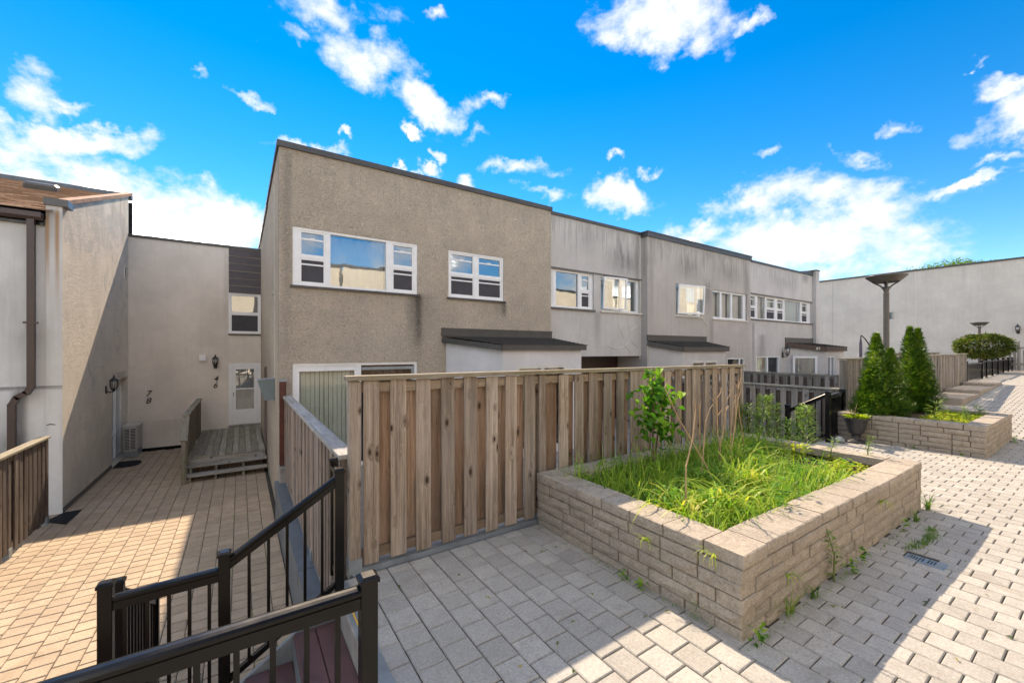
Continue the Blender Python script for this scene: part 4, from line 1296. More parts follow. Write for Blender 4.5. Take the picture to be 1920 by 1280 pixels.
# ------------------------------------------------------------------ black railings
RAILP = [(-.020, -.075), (.020, -.075), (.020, -.030), (.016, -.026), (.016, -.020), (.030, -.014), (.030, -.004), (.022, .004), (.008, .008), (-.008, .008), (-.022, .004), (-.030, -.004), (-.030, -.014), (-.016, -.020), (-.016, -.026), (-.020, -.030)]


def rail_post(root, x, y, z0, z1, w=.064):
    o = MB().cbox(x - w / 2, y - w / 2, z0, x + w / 2, y + w / 2, z1, .003).build('post', M['black'], root)
    c = MB()
    k = w / 2 + .006
    c.add([(x - k, y - k, z1), (x + k, y - k, z1), (x + k, y + k, z1), (x - k, y + k, z1), (x - k, y - k, z1 + .016), (x + k, y - k, z1 + .016), (x + k, y + k, z1 + .016), (x - k, y + k, z1 + .016),
           (x - k + .014, y - k + .014, z1 + .026), (x + k - .014, y - k + .014, z1 + .026), (x + k - .014, y + k - .014, z1 + .026), (x - k + .014, y + k - .014, z1 + .026)],
          [(3, 2, 1, 0), (0, 1, 5, 4), (1, 2, 6, 5), (2, 3, 7, 6), (3, 0, 4, 7), (4, 5, 9, 8), (5, 6, 10, 9), (6, 7, 11, 10), (7, 4, 8, 11), (8, 9, 10, 11)])
    c.build('post_cap', M['black'], o)
    return o


def rail_run(root, p, q, low=.82, step=.1098, bal=True, start=None, name='baluster'):
    """Top rail from p to q (z = top of rail), bottom rail low metres below it, balusters between."""
    p, q = Vector(p), Vector(q)
    d = q - p
    hl = Vector((d.x, d.y, 0)).length
    MB().sweep(p - Vector((0, 0, .008)), q - Vector((0, 0, .008)), RAILP).build('top_rail', M['black'], root)
    MB().sweep(p - Vector((0, 0, low)), q - Vector((0, 0, low)), [(-.018, -.02), (.018, -.02), (.018, .02), (-.018, .02)]).build('bottom_rail', M['black'], root)
    if bal:
        s = start if start is not None else step * .6
        while s < hl - .03:
            c = p + d * (s / hl)
            MB().box(c.x - .0095, c.y - .0095, c.z - low + .01, c.x + .0095, c.y + .0095, c.z - .07).build(name, M['black'], root)
            s += step


g = thing('guard_rail', 'nearest black railing crossing the bottom left corner of the plaza', 'railing', (.43, 1.70, 0), group='black metal railings')
o0 = (-.43, -1.70, 0)


def sub(root):
    e = link('rail_set', None, root)
    return e


def rooted(root, fn):
    """Builds children in world metres under a placed root."""
    before = set(bpy.data.objects.keys())
    fn()
    for k in bpy.data.objects.keys():
        if k not in before:
            o = bpy.data.objects[k]
            if o.parent is root:
                o.location = Vector(o.location) - root.location


def near_rail():
    rail_post(g, .43, 1.70, -.02, .875)
    rail_post(g, -1.35, 1.70, -.02, .875)
    rail_run(g, (.398, 1.70, .860), (-1.32, 1.70, .860), .80, .1085, start=.083)


rooted(g, near_rail)
st_r = thing('stair_railing', 'black stair railing stepping down to the courtyard in three posts', 'railing', (.61, 3.24, 0), group='black metal railings')


def stair_rail():
    rail_post(st_r, .61, 3.24, -.02, .905)
    rail_post(st_r, -.085, 3.24, -.56, .480)
    rail_post(st_r, -.64, 3.24, -.56, .455)
    rail_run(st_r, (.58, 3.24, .875), (-.055, 3.24, .470), .80, .1113, start=.085)
    rail_run(st_r, (-.115, 3.24, .405), (-.61, 3.24, .395), .78, .099, start=.048)
    rail_post(st_r, .64, 3.60, -.02, .90, .06)
    rail_run(st_r, (.638, 3.57, .875), (.618, 3.27, .875), .80, .1, bal=False)


rooted(st_r, stair_rail)
lr = thing('stair_railing', 'black railing of the lower flight half hidden behind the landing post', 'railing', (-.66, 3.5, 0), group='black metal railings')


def low_rail():
    rail_post(lr, -.66, 3.62, -1.3, .30)
    rail_post(lr, -.66, 5.0, -1.34, -.42)
    rail_run(lr, (-.66, 3.65, .26), (-.66, 4.97, -.46), .78, .11)


rooted(lr, low_rail)
rr = thing('stair_railing', 'black stair railing at the gap between the planters beside the plastic urn', 'railing', (9.67, 3.30, 0), group='black metal railings')


def right_rail():
    rail_post(rr, 9.67, 3.30, -.02, .97, .075)
    rail_post(rr, 9.67, 4.02, -.5, .63, .075)
    rail_post(rr, 10.72, 3.40, -.02, .95, .09)
    rail_run(rr, (9.67, 3.34, .95), (9.67, 3.98, .58), .82, .11)
    rail_run(rr, (9.70, 3.30, .93), (10.68, 3.40, .93), .85, .11)


rooted(rr, right_rail)
br = thing('picket_railing', 'long black picket railing along the far walkway beyond the ramp fence', 'railing', (23.3, 3.50, .56), group='black metal railings')


def far_rail():
    xs = [23.35, 26.3, 27.3, 28.7, 30.1, 31.6, 33.1, 34.3, 35.4]
    zg = lambda x: .56 + (x - 23) * .0165
    for x in xs:
        rail_post(br, x, 3.5, zg(x) - .05, 1.42 if x > 26.5 else 1.36, .08)
    for a, b in zip(xs, xs[1:]):
        zt = 1.36 if a > 26 else 1.30
        MB().box(a + .03, 3.47, zt - .05, b - .03, 3.53, zt).build('top_rail', M['black'], br)
        pk = MB()
        x = a + .08
        while x < b - .05:
            pk.box(x - .012, 3.488, zg(x) + .06, x + .012, 3.512, zt - .05)
            x += .062
        pk.box(a + .03, 3.485, zg(a) + .05, b - .03, 3.515, zg(a) + .09)
        tag(pk.build('picket_panel', M['black'], br), kind='stuff')


rooted(br, far_rail)

# ------------------------------------------------------------------ stairs from the plaza to the courtyard
stg = thing('wooden_stair', 'brown painted timber stair with steel sides at the bottom left of the plaza', 'stairs', (.3, 2.5, -.3))


def stair():
    for (x0, x1, z) in ((.31, .448, -.18), (.452, .60, -.18), (.025, .163, -.36), (.167, .307, -.36)):
        MB().cbox(x0, 1.72, z - .035, x1, 3.235, z, .006).build('tread_board', M['tread'], stg)
    for (x, z0, z1) in ((.602, -.18, -.015), (.308, -.36, -.215)):
        MB().box(x, 1.72, z0, x + .012, 3.235, z1).build('riser', M['steel'], stg)
    for k in range(10):
        xa = -.005 - k * .142
        MB().cbox(xa - .138, 1.72, -.575, xa, 3.2, -.54, .006).build('landing_board', M['tread'], stg)
    MB().add([(.60, 3.243, -.32), (.60, 3.243, .0), (-.0, 3.243, -.40), (-1.45, 3.243, -.50), (-1.45, 3.243, -.68), (-.05, 3.243, -.68),
              (.60, 3.275, -.32), (.60, 3.275, .0), (-.0, 3.275, -.40), (-1.45, 3.275, -.50), (-1.45, 3.275, -.68), (-.05, 3.275, -.68)],
             [(0, 1, 2, 3, 4, 5), (11, 10, 9, 8, 7, 6), (0, 6, 7, 1), (1, 7, 8, 2), (2, 8, 9, 3), (3, 9, 10, 4), (4, 10, 11, 5), (5, 11, 6, 0)]).build('stringer', M['steel'], stg)
    MB().box(.613, 2.05, -.02, .70, 3.38, .006).build('nosing_plate', M['steel'], stg)
    MB().box(.64, 2.45, .006, .648, 2.95, .009).build('yellow_line', M['yellow'], stg)
    for k in range(4):
        MB().cbox(-1.42, 3.28 + k * .28, -.70 - k * .17, -.70, 3.54 + k * .28, -.66 - k * .17, .006).build('lower_tread', M['tread'], stg)
    MB().box(-1.4, 1.8, CZ, -1.3, 1.9, -.58).box(-.1, 1.8, CZ, 0, 1.9, -.58).box(-1.4, 3.1, CZ, -1.3, 3.2, -.58).build('leg', M['wood_dark'], stg)


rooted(stg, stair)
rs = thing('plaza_stair', 'dark timber steps going down between the two planters', 'stairs', (8.5, 3.6, -.3))


def stair2():
    for k in range(4):
        for j in range(2):
            y = 3.45 + k * .29 + j * .145
            MB().cbox(6.95, y, -.04 - k * .155, 9.60, y + .14, -.0 - k * .155 - .004, .006).build('tread_board', M['tread'], rs)


rooted(rs, stair2)

# ------------------------------------------------------------------ timber deck at number 46
dk = thing('timber_deck', 'mossy timber deck with two open steps under the white storm door', 'deck', (-.25, 14.5, CZ))


def deck():
    bx0, bx1 = -1.05, .56
    n = 11
    w = (bx1 - bx0) / n
    me = MB().cbox(-w / 2 + .004, 12.78, -.04, w / 2 - .004, 16.94, 0, .004).mesh('deck_board', M['wood_deck'])
    for k in range(n):
        link('deck_board', me, dk, (bx0 + w * (k + .5), 0, -.83 + RND.uniform(-.003, .003)))
    MB().box(bx0, 12.80, -1.01, bx1, 12.84, -.872).build('skirt_board', M['wood_deck_x'], dk)
    for (y, z) in ((12.55, -1.0), (12.32, -1.17)):
        MB().cbox(bx0 - .03, y, z - .04, bx1 + .03, y + .28, z, .005).build('tread', M['wood_deck_x'], dk)
    for x in (-.52, .05, bx0 + .03):
        MB().box(x, 12.36, CZ, x + .045, 12.84, -1.215).box(x, 12.6, -1.215, x + .045, 12.84, -1.045).build('stringer', M['wood_deck'], dk)
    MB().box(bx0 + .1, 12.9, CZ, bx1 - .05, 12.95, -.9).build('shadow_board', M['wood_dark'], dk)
    for (x, y, z) in ((-1.10, 12.28, -.30), (-1.10, 12.72, .20), (-1.10, 14.7, .20), (-1.10, 16.6, .20)):
        MB().cbox(x - .045, y - .045, CZ, x + .045, y + .045, z, .005).build('post', M['wood_deck_z'], dk)
    MB().beam((-1.10, 12.68, .225), (-1.10, 16.72, .225), .14, .04).build('hand_rail', M['wood_deck'], dk)
    MB().beam((-1.10, 12.22, -.315), (-1.10, 12.72, .205), .14, .04).build('hand_rail', M['wood_deck'], dk)
    MB().beam((-1.10, 12.28, -.55), (-1.10, 12.74, -.05), .04, .14).build('hand_rail', M['wood_deck'], dk)
    pk = MB().cbox(-.012, -.055, -.80, .012, .055, .205, .004).mesh('infill_board', M['wood_deck_z'])
    for k in range(29):
        link('infill_board', pk, dk, (-1.063, 12.83 + k * .132, 0))
    rb_ = MB()
    prof = [(12.98, CZ), (13.14, CZ), (13.14, 1.20)] + [(13.06 + .08 * math.cos(t), 1.26 + .10 * math.sin(t)) for t in [0, .5, 1.0, 1.57, 2.1, 2.6, 3.14]] + [(12.98, 1.20)]
    nn = len(prof)
    rb_.add([(.555, y, z) for y, z in prof] + [(.60, y, z) for y, z in prof], [tuple(range(nn)), tuple(reversed(range(nn, 2 * nn)))] + [(i, nn + i, nn + (i + 1) % nn, (i + 1) % nn) for i in range(nn)])
    rb_.build('round_topped_plank', M['wood_dark'], dk)


rooted(dk, deck)

# ------------------------------------------------------------------ things on the house walls and in the courtyard


def lantern(label, loc, rz, s=1.0, bracket=True):
    """Black coach lantern; local -Y points away from the wall."""
    t = thing('wall_lantern', label, 'lantern', loc, rz, 'black wall lanterns')
    t.scale = (s, s, s)
    MB().cbox(-.045, -.018, -.085, .045, 0, .085, .008).build('back_plate', M['iron'], t)
    MB().tube([(0, -.01, -.02), (0, -.06, -.06), (0, -.12, -.05), (0, -.135, .0)], .011, 7).build('arm', M['iron'], t)
    c = (0, -.135, 0)
    MB().lathe([(.004, -.05), (.014, -.04), (.028, -.012), (.050, .0), (.056, .014)], c, 12).build('base', M['iron'], t, smooth=False)
    MB().lathe([(.044, .016), (.068, .11), (.064, .19), (.05, .205)], c, 12).build('glass_body', M['lantern_glass'], t, smooth=True)
    MB().lathe([(.012, .02), (.014, .06), (.028, .10), (.026, .14), (.008, .165)], c, 10).build('bulb', M['bulb'], t, smooth=True)
    for k in range(6):
        a = k * math.pi / 3 + .3
        MB().tube([(c[0] + r * math.cos(a), c[1] + r * math.sin(a), z) for r, z in ((.05, .012), (.066, .07), (.072, .12), (.068, .19))], .0055, 5).build('rib', M['iron'], t)
    MB().lathe([(.085, .195), (.080, .208), (.045, .245), (.022, .262), (.016, .285), (.020, .295), (.005, .325)], c, 12).build('roof_cap', M['iron'], t)
    return t


lantern('black coach lantern on a curved arm beside the glazed door left of the digits 78', (LX, 14.45, .80), math.radians(90), 1.15)
lantern('black coach lantern on the beige wall above the digits 46', (-.69, BY, 1.30), 0, 1.15)
lantern('black coach lantern on the pale wall left of the porch numbered 81', (20.9, FY, 1.60), 0, 1.5)
lantern('small black lantern high on the far grey wall at the right edge', (36.0, 3.45, 2.85), math.radians(-90), 1.3)

mb_ = thing('mail_box', 'blue-grey flared metal box on the side wall of the roughcast house', 'box', (.612, 10.1, .80), math.radians(-90))
MB().add([(-.14, -.19, -.04), (.14, -.19, -.04), (.14, 0, -.04), (-.14, 0, -.04), (-.18, -.31, .38), (.18, -.31, .38), (.18, 0, .40), (-.18, 0, .40)],
         [(0, 3, 2, 1), (4, 5, 6, 7), (0, 1, 5, 4), (1, 2, 6, 5), (2, 3, 7, 6), (3, 0, 4, 7)]).build('case', M['grey_box'], mb_)
MB().add([(-.185, -.32, .382), (.185, -.32, .382), (.185, 0, .404), (-.185, 0, .404), (-.185, -.32, .397), (.185, -.32, .397), (.185, 0, .419), (-.185, 0, .419)],
         [(0, 3, 2, 1), (4, 5, 6, 7), (0, 1, 5, 4), (1, 2, 6, 5), (2, 3, 7, 6), (3, 0, 4, 7)]).build('lid', M['galv'], mb_)

ac = thing('heat_pump', 'beige outdoor air conditioner with a louvred end in the courtyard corner', 'air conditioner', (-2.68, 16.5, CZ))


def acf():
    MB().cbox(-2.83, 16.15, -1.14, -2.53, 16.93, -.42, .02).build('case', M['beige_metal'], ac)
    MB().box(-2.80, 16.145, -1.10, -2.56, 16.151, -.49).build('grille_back', M['room'], ac)
    for k in range(14):
        z = -1.09 + k * .043
        MB().box(-2.80, 16.132, z, -2.56, 16.146, z + .016).build('louvre', M['beige_metal'], ac)
    MB().box(-2.69, 16.13, -1.11, -2.67, 16.15, -.48).build('grille_bar', M['beige_metal'], ac)
    MB().box(-2.85, 16.14, -.418, -2.51, 16.95, -.405).build('top_panel', M['beige_metal'], ac)
    for y in (16.25, 16.8):
        MB().box(-2.84, y, CZ, -2.52, y + .05, -1.14).build('foot', M['galv'], ac)


rooted(ac, acf)
mt = [(-2.84 + .62 * .5 * (1 - math.cos(a)) if 0 else 0, 0) for a in ()]
pts = [(-2.835, 14.95), (-2.835, 15.72)] + [(-2.50 + .19 * math.sin(a), 15.335 + .385 * math.cos(a)) for a in [i * math.pi / 10 for i in range(11)]]
tag(MB().prism(list(reversed(pts)), CZ + .001, CZ + .014).build('door_mat', M['mat_rubber']), 'half-round black door mat in front of the glazed side door', 'door mat')
tag(MB().prism([(-3.0, 11.0), (-2.62, 10.62), (-2.60, 11.45), (-2.84, 11.42)], CZ + .001, CZ + .010).build('rubber_mat', M['mat_rubber']), 'flat black mat lying at the foot of the flaking house corner', 'mat')

# ------------------------------------------------------------------ planters of split-face blocks
def rough_block(L, D, H, seed, mat, name='block', cap=False, end=0):
    """Split-face block: front (local -Y) and the showing end are uneven."""
    r = random.Random(seed)
    mb = MB()
    nx, nz = max(2, int(L / .07)), 2
    b = .006
    grid = {}
    for i in range(nx + 1):
        for j in range(nz + 1):
            e = (i in (0, nx)) or (j in (0, nz))
            x = b + (L - 2 * b) * i / nx
            z = b + (H - 2 * b) * j / nz
            y = -(r.uniform(.002, .013) if not e else r.uniform(-.002, .003))
            grid[i, j] = len(mb.v)
            mb.v.append((x + (0 if i in (0, nx) else r.uniform(-.01, .01)), y, z))
    for i in range(nx):
        for j in range(nz):
            mb.f.append((grid[i, j], grid[i + 1, j], grid[i + 1, j + 1], grid[i, j + 1]))
            mb.m.append(0)
            mb.t.append(0)
    o = len(mb.v)
    back = [(0, .008, 0), (L, .008, 0), (L, .008, H), (0, .008, H), (0, D, 0), (L, D, 0), (L, D, H), (0, D, H)]
    mb.v += back
    c = [grid[0, 0], grid[nx, 0], grid[nx, nz], grid[0, nz]]
    fs = [tuple([o, o + 1] + [grid[i, 0] for i in range(nx, -1, -1)]), tuple([o + 1, o + 2] + [grid[nx, j] for j in range(nz, -1, -1)]),
          tuple([o + 2, o + 3] + [grid[i, nz] for i in range(0, nx + 1)]), tuple([o + 3, o] + [grid[0, j] for j in range(0, nz + 1)]),
          (o, o + 4, o + 5, o + 1), (o + 1, o + 5, o + 6, o + 2), (o + 2, o + 6, o + 7, o + 3), (o + 3, o + 7, o + 4, o), (o + 7, o + 6, o + 5, o + 4)]
    for f in fs:
        mb.f.append(f)
        mb.m.append(0)
        mb.t.append(0)
    return mb.mesh(name, mat)


BL = {L: [rough_block(L - .005, .17, .0885, 100 * k + int(L * 100), M['block']) for k in range(4)] for L in (.20, .30, .40)}
CPS = [rough_block(.292, .262, .088, 900 + k, M['cap'], 'cap_stone') for k in range(5)]
BLC = {}


def course_run(root, p, q, z, inset=0.0, seed=0, first=None):
    """One course of blocks from p to q (world), outer face to the right of the direction p -> q."""
    r = random.Random(seed)
    p, q = Vector((p[0], p[1])), Vector((q[0], q[1]))
    d = (q - p)
    L = d.length
    d.normalize()
    ang = math.atan2(d.y, d.x)
    s = 0.0
    k0 = first
    while s < L - .06:
        l = k0 if k0 else r.choice((.20, .30, .30, .40, .40))
        k0 = None
        rem = L - s
        if l > rem - .10:
            l = rem
        key = min(BL, key=lambda a: abs(a - l))
        me = r.choice(BL[key])
        c = p + d * s
        o = link('block', me, root, (c.x - root.location.x, c.y - root.location.y, z - root.location.z + r.uniform(-.002, .001)), (r.uniform(-.01, .01), r.uniform(-.003, .003), ang + r.uniform(-.006, .006)))
        o.scale = ((l - .007) / (key - .005), 1, 1)
        o.location.x += -d.y * r.uniform(-.005, .005)
        o.location.y += d.x * r.uniform(-.005, .005)
        s += l


def cap_run(root, p, q, z, seed=0, wave=0.0):
    r = random.Random(seed)
    p, q = Vector((p[0], p[1])), Vector((q[0], q[1]))
    d = q - p
    L = d.length
    d.normalize()
    n = max(1, round(L / .30))
    l = L / n
    ang = math.atan2(d.y, d.x)
    for k in range(n):
        c = p + d * (l * k)
        dy = wave * math.sin((k + .5) / n * math.pi * 2.1)
        o = link('cap_stone', r.choice(CPS), root, (c.x - root.location.x - d.y * dy, c.y - root.location.y + d.x * dy, z - root.location.z + r.uniform(-.003, .002)), (r.uniform(-.008, .008), r.uniform(-.006, .006), ang + r.uniform(-.008, .008)))
        o.scale = ((l - .006) / .292, 1, 1)


def planter(label, r, soil_z, seed, top=.53, wave=0.0, back=True):
    x0, y0, x1, y1 = r
    root = thing('stone_planter', label, 'planter', ((x0 + x1) / 2, (y0 + y1) / 2, 0), group='block planters on the plaza')
    hs = .0925
    for k in range(5):
        z = top - .0915 - hs * (k + 1)
        e = k % 2
        a = .17 if e else 0
        course_run(root, (x0 + a, y0), (x1 - a, y0), z, seed=seed + k)                       # faces -Y
        b = 0 if e else .17
        course_run(root, (x0, y1), (x0, y0 + b), z, seed=seed + 20 + k)                      # faces -X
        course_run(root, (x1, y0 + b), (x1, y1), z, seed=seed + 40 + k)                      # faces +X
        if back:
            course_run(root, (x1 - .17, y1), (x0 + .17, y1), z, seed=seed + 60 + k)          # faces +Y
    zc = top - .089
    cap_run(root, (x0 + .01, y0 - .008), (x1 - .0, y0 - .008), zc, seed + 80, wave)
    cap_run(root, (x0 - .008, y1), (x0 - .008, y0 + .262), zc, seed + 81)
    cap_run(root, (x1 + .008, y0 + .262), (x1 + .008, y1), zc, seed + 82)
    if back:
        cap_run(root, (x1 - .262, y1 + .0), (x0 + .262, y1 + .0), zc, seed + 83)
    sb = MB()
    nx, ny = 26, 12
    xa, xb, ya, yb = x0 + .15, x1 - .15, y0 + .15, y1 - .15
    vs = []
    for i in range(nx + 1):
        for j in range(ny + 1):
            x, y = xa + (xb - xa) * i / nx, ya + (yb - ya) * j / ny
            vs.append((x - root.location.x, y - root.location.y, soil_z + .035 * mn.noise((x * 2.1, y * 2.1, seed))))
    sb.add(vs, [(i * (ny + 1) + j, (i + 1) * (ny + 1) + j, (i + 1) * (ny + 1) + j + 1, i * (ny + 1) + j + 1) for i in range(nx) for j in range(ny)])
    sb.build('soil', M['soil'], root, smooth=True)
    return root


planter('long split-face block planter full of tall grass and weeds', P1, .41, 11, wave=.012)
planter('split-face block planter holding the two cedars', P2, .42, 311)

# ------------------------------------------------------------------ plants
def blade(mb, p, az, h, lean, w, n=4, droop=1.0, r=RND):
    """Grass blade: tapering strip that leans and droops; h is its length."""
    dx, dy = math.cos(az), math.sin(az)
    sx, sy = -dy * w / 2, dx * w / 2
    vs = []
    x = z = 0.0
    a = math.pi / 2 - lean * .25
    st = h / n
    for i in range(n + 1):
        k = (1 - (i / n) ** 1.6)
        vs.append((p[0] + dx * x - sx * k, p[1] + dy * x - sy * k, p[2] + z))
        vs.append((p[0] + dx * x + sx * k, p[1] + dy * x + sy * k, p[2] + z))
        x += math.cos(a) * st
        z += math.sin(a) * st
        a -= lean * droop / n * 1.5
    mb.tint = r.random()
    mb.add(vs, [(2 * i, 2 * i + 1, 2 * i + 3, 2 * i + 2) for i in range(n)])


def leaf(mb, p, d, up, L, W, fold=.25, n=2):
    """Pointed leaf from p along d."""
    d = Vector(d).normalized()
    s = d.cross(Vector(up))
    if s.length < .05:
        s = d.cross(Vector((1, 0, 0)))
    s.normalize()
    u = s.cross(d)
    p = Vector(p)
    m = p + d * L * .45
    vs = [p, m + s * W / 2 + u * W * fold, m - s * W / 2 + u * W * fold, p + d * L - u * L * .12, m]
    mb.add(vs, [(0, 4, 1), (0, 2, 4), (1, 4, 3), (4, 2, 3)])


rg = random.Random(21)
gb = MB()
for k in range(6500):
    x, y = rg.uniform(2.78, 6.25), rg.uniform(1.55, 3.2)
    bare = x > 5.0 and y < 2.6 and (x - 5.0) * 1.4 + (2.6 - y) * .3 > rg.random() * 1.1
    if bare:
        continue
    hgt = rg.uniform(.15, .36) * (1.0 + .45 * max(0, y - 2.3)) * (1.1 if x > 4 else 1)
    blade(gb, (x, y, .40 + .03 * mn.noise((x * 2, y * 2, 0))), rg.uniform(0, 6.28), hgt, rg.uniform(.4, 2.4), rg.uniform(.006, .013), 4, 1.0, rg)
tag(gb.build('grass', M['grass'], tint=True), 'dense bright green grass filling the long planter', 'grass', kind='stuff')
lb = [(3.50, 1.95, 120), (4.25, 2.15, 130), (4.8, 2.5, 100), (3.05, 2.05, 45), (5.25, 2.75, 80)]
LILY = ['clump of arching yellow-green leaves around the leaning dry stalks nearest the planter corner', 'clump of arching yellow-tipped leaves in the middle of the grassy planter',
        'clump of arching leaves under the tallest forked dry stalks', 'small clump of arching leaves near the left wall of the grassy planter', 'clump of arching leaves near the fence end of the grassy planter']
for (x, y, n), lbl in zip(lb, LILY):
    mb = MB()
    for k in range(n):
        a = rg.uniform(0, 6.28)
        blade(mb, (rg.gauss(0, .09), rg.gauss(0, .09), 0), a, rg.uniform(.38, .74), rg.uniform(1.1, 2.4), rg.uniform(.013, .022), 7, 1.0, rg)
    tag(mb.build('arching_plant', M['lily'], None, (x, y, .40), tint=True), lbl, 'plant', 'arching plants in the planter')
mb = MB()
for k in range(900):
    x, y = rg.uniform(5.0, 6.25), rg.uniform(1.55, 2.5)
    if mn.noise((x * 3, y * 3, 4)) < -.05 or (abs(x - 5.45) < .3 and abs(y - 2.3) < .25):
        continue
    for q in range(3):
        mb.tint = rg.random()
        a = rg.uniform(0, 6.28)
        leaf(mb, (x, y, .42 + rg.uniform(0, .05)), (math.cos(a), math.sin(a), rg.uniform(.1, .7)), (0, 0, 1), rg.uniform(.03, .055), rg.uniform(.02, .035))
tag(mb.build('ground_cover', M['lime'], tint=True), 'low yellow-green ground cover at the bare end of the grassy planter', 'ground cover', kind='stuff')

mb = MB()
for k in range(150):
    x, y = rg.uniform(2.9, 5.6), rg.uniform(1.6, 3.15)
    if mn.noise((x * 1.7, y * 1.7, 9)) < .02:
        continue
    z0 = .42
    for q in range(7):
        mb.tint = rg.random() * .7
        a = rg.uniform(0, 6.28)
        leaf(mb, (x + rg.gauss(0, .03), y + rg.gauss(0, .03), z0 + rg.uniform(.03, .24)), (math.cos(a), math.sin(a), rg.uniform(-.2, .7)), (0, 0, 1), rg.uniform(.05, .10), rg.uniform(.025, .045))
tag(mb.build('broad_leaved_weeds', M['lilac'], tint=True), 'darker broad leaved weeds mixed into the planter grass', 'weeds', kind='stuff')

STK = {
    'A': [[(3.1, 2.05, .42), (3.1, 2.05, .838), (3.191, 2.05, 1.041), (3.241, 2.05, 1.301), (3.224, 2.05, 1.381)]],
    'B': [[(3.98, 2.3, .42), (3.816, 2.3, .659), (3.58, 2.3, .932), (3.351, 2.3, 1.196), (3.163, 2.3, 1.466), (3.209, 2.3, 1.53)]],
    'C': [[(4.6, 2.6, .42), (4.59, 2.6, .667), (4.542, 2.6, .841), (4.524, 2.6, 1.093), (4.524, 2.6, 1.26), (4.394, 2.6, 1.402)], [(4.524, 2.6, 1.26), (4.60, 2.6, 1.32), (4.647, 2.62, 1.374)],
          [(4.514, 2.6, 1.167), (4.40, 2.58, 1.25), (4.305, 2.6, 1.325)], [(4.533, 2.6, 1.061), (4.599, 2.58, 1.134)]],
    'D': [[(4.60, 2.62, .42), (4.60, 2.62, .667), (4.676, 2.6, .932), (4.705, 2.6, 1.121), (4.725, 2.6, 1.226), (4.854, 2.6, 1.347)], [(4.705, 2.6, 1.099), (4.794, 2.62, 1.151)]],
    'E': [[(4.77, 2.6, .42), (4.794, 2.6, .543), (4.895, 2.6, .855), (4.957, 2.6, 1.167), (4.977, 2.6, 1.363), (5.051, 2.6, 1.481)], [(4.915, 2.6, .973), (4.885, 2.58, 1.237), (4.754, 2.6, 1.342)], [(4.977, 2.6, 1.341), (4.885, 2.62, 1.466)], [(4.96, 2.6, 1.2), (5.06, 2.6, 1.35)]],
    'F': [[(5.40, 2.75, .42), (5.398, 2.75, .624), (5.309, 2.75, .939), (5.254, 2.75, 1.222), (5.275, 2.75, 1.5)], [(5.27, 2.75, 1.3), (5.36, 2.77, 1.44)]],
    'G': [[(4.98, 2.7, .42), (4.989, 2.7, .684), (5.031, 2.7, 1.061), (5.126, 2.7, 1.258)]],
    'H': [[(4.504, 2.8, .42), (4.504, 2.8, 1.091), (4.532, 2.8, 1.219)], [(4.51, 2.8, 1.08), (4.48, 2.8, 1.18)]],
    'I': [[(4.05, 2.5, .42), (4.122, 2.5, 1.042), (4.208, 2.5, 1.172), (4.269, 2.5, 1.217)]]}
SL = {'A': 'leaning single dry stalk nearest the corner of the planter', 'B': 'dry stalk leaning left across the leafy sapling', 'C': 'branched dry stalk with three forks in the middle of the grass',
      'D': 'dry stalk bending right beside the three-forked one', 'E': 'tall dry stalk with a bushy forked head', 'F': 'tallest dry stalk in front of the fence end', 'G': 'thin dry stalk between the two tallest ones',
      'H': 'short thin dry stalk standing against the fence', 'I': 'curved dry stalk with a bent tip near the sapling'}
for k, parts in STK.items():
    mb = MB()
    for br_ in parts:
        nn = len(br_)
        mb.tube(br_, [.0085 * (1 - .62 * i / (nn - 1)) * (1 if br_ is parts[0] else .7) for i in range(nn)], 5)
    o = parts[0][0]
    mb.v = [(a - o[0], b - o[1], c - o[2]) for a, b, c in mb.v]
    tag(mb.build('dry_stalk', M['stalk'], None, o), SL[k], 'stalk', 'dry stalks in the planter')

# leafy sapling by the fence; each leaf its own part
sp = thing('lilac_sapling', 'leafy green sapling standing against the tall fence in the grassy planter', 'sapling', (3.95, 3.02, .41))
tk = MB()
tk.tube([(0, 0, 0), (.0, .01, .35), (-.02, .0, .7), (-.03, .0, 1.05), (-.01, 0, 1.2)], [.012, .011, .009, .006, .003], 6)
tk.tube([(.04, 0, 0), (.06, .01, .3), (.12, .0, .6), (.20, 0, .85)], [.010, .009, .006, .003], 6)
tk.tube([(-.01, 0, .5), (-.10, .02, .7), (-.2, 0, .95)], [.007, .005, .003], 5)
tk.build('trunk', M['bark'], sp)
lm = []
for k in range(5):
    mb = MB()
    mb.tint = k / 5
    n = 7
    ring = [(0, 0)] + [(W, y) for W, y in ((.42, .16), (.5, .38), (.36, .62), (.16, .84))] + [(0, 1.0)] + [(-W, y) for W, y in ((.16, .84), (.36, .62), (.5, .38), (.42, .16))]
    vs = [(x * .072, y * .085, .012 * math.sin(y * 3) + abs(x) * .03 - y * y * .018) for x, y in ring]
    vs.append((0, .038, -.004))
    mb.add(vs, [(i, (i + 1) % 10, 10) for i in range(10)])
    lm.append(mb.mesh('leaf', M['lilac'], False, True))
for k in range(290):
    t = rg.random()
    if t < .10:
        c = Vector((rg.choice((-.055, .055)) + rg.uniform(-.025, .025), rg.uniform(-.05, .05), rg.uniform(.98, 1.19)))
    else:
        zz = rg.uniform(.38, 1.0)
        wdt = .27 * math.sin(min(1, max(.1, (zz - .30) / .72)) * math.pi) ** .5 + .03
        c = Vector((rg.gauss(0, .55) * wdt + .03 + .10 * (1.0 - zz), rg.gauss(0, .5) * .16, zz))
    link('leaf', rg.choice(lm), sp, c, (rg.uniform(-1.3, .3), rg.uniform(-.6, .6), rg.uniform(0, 6.28)), (rg.uniform(.75, 1.3),) * 3)


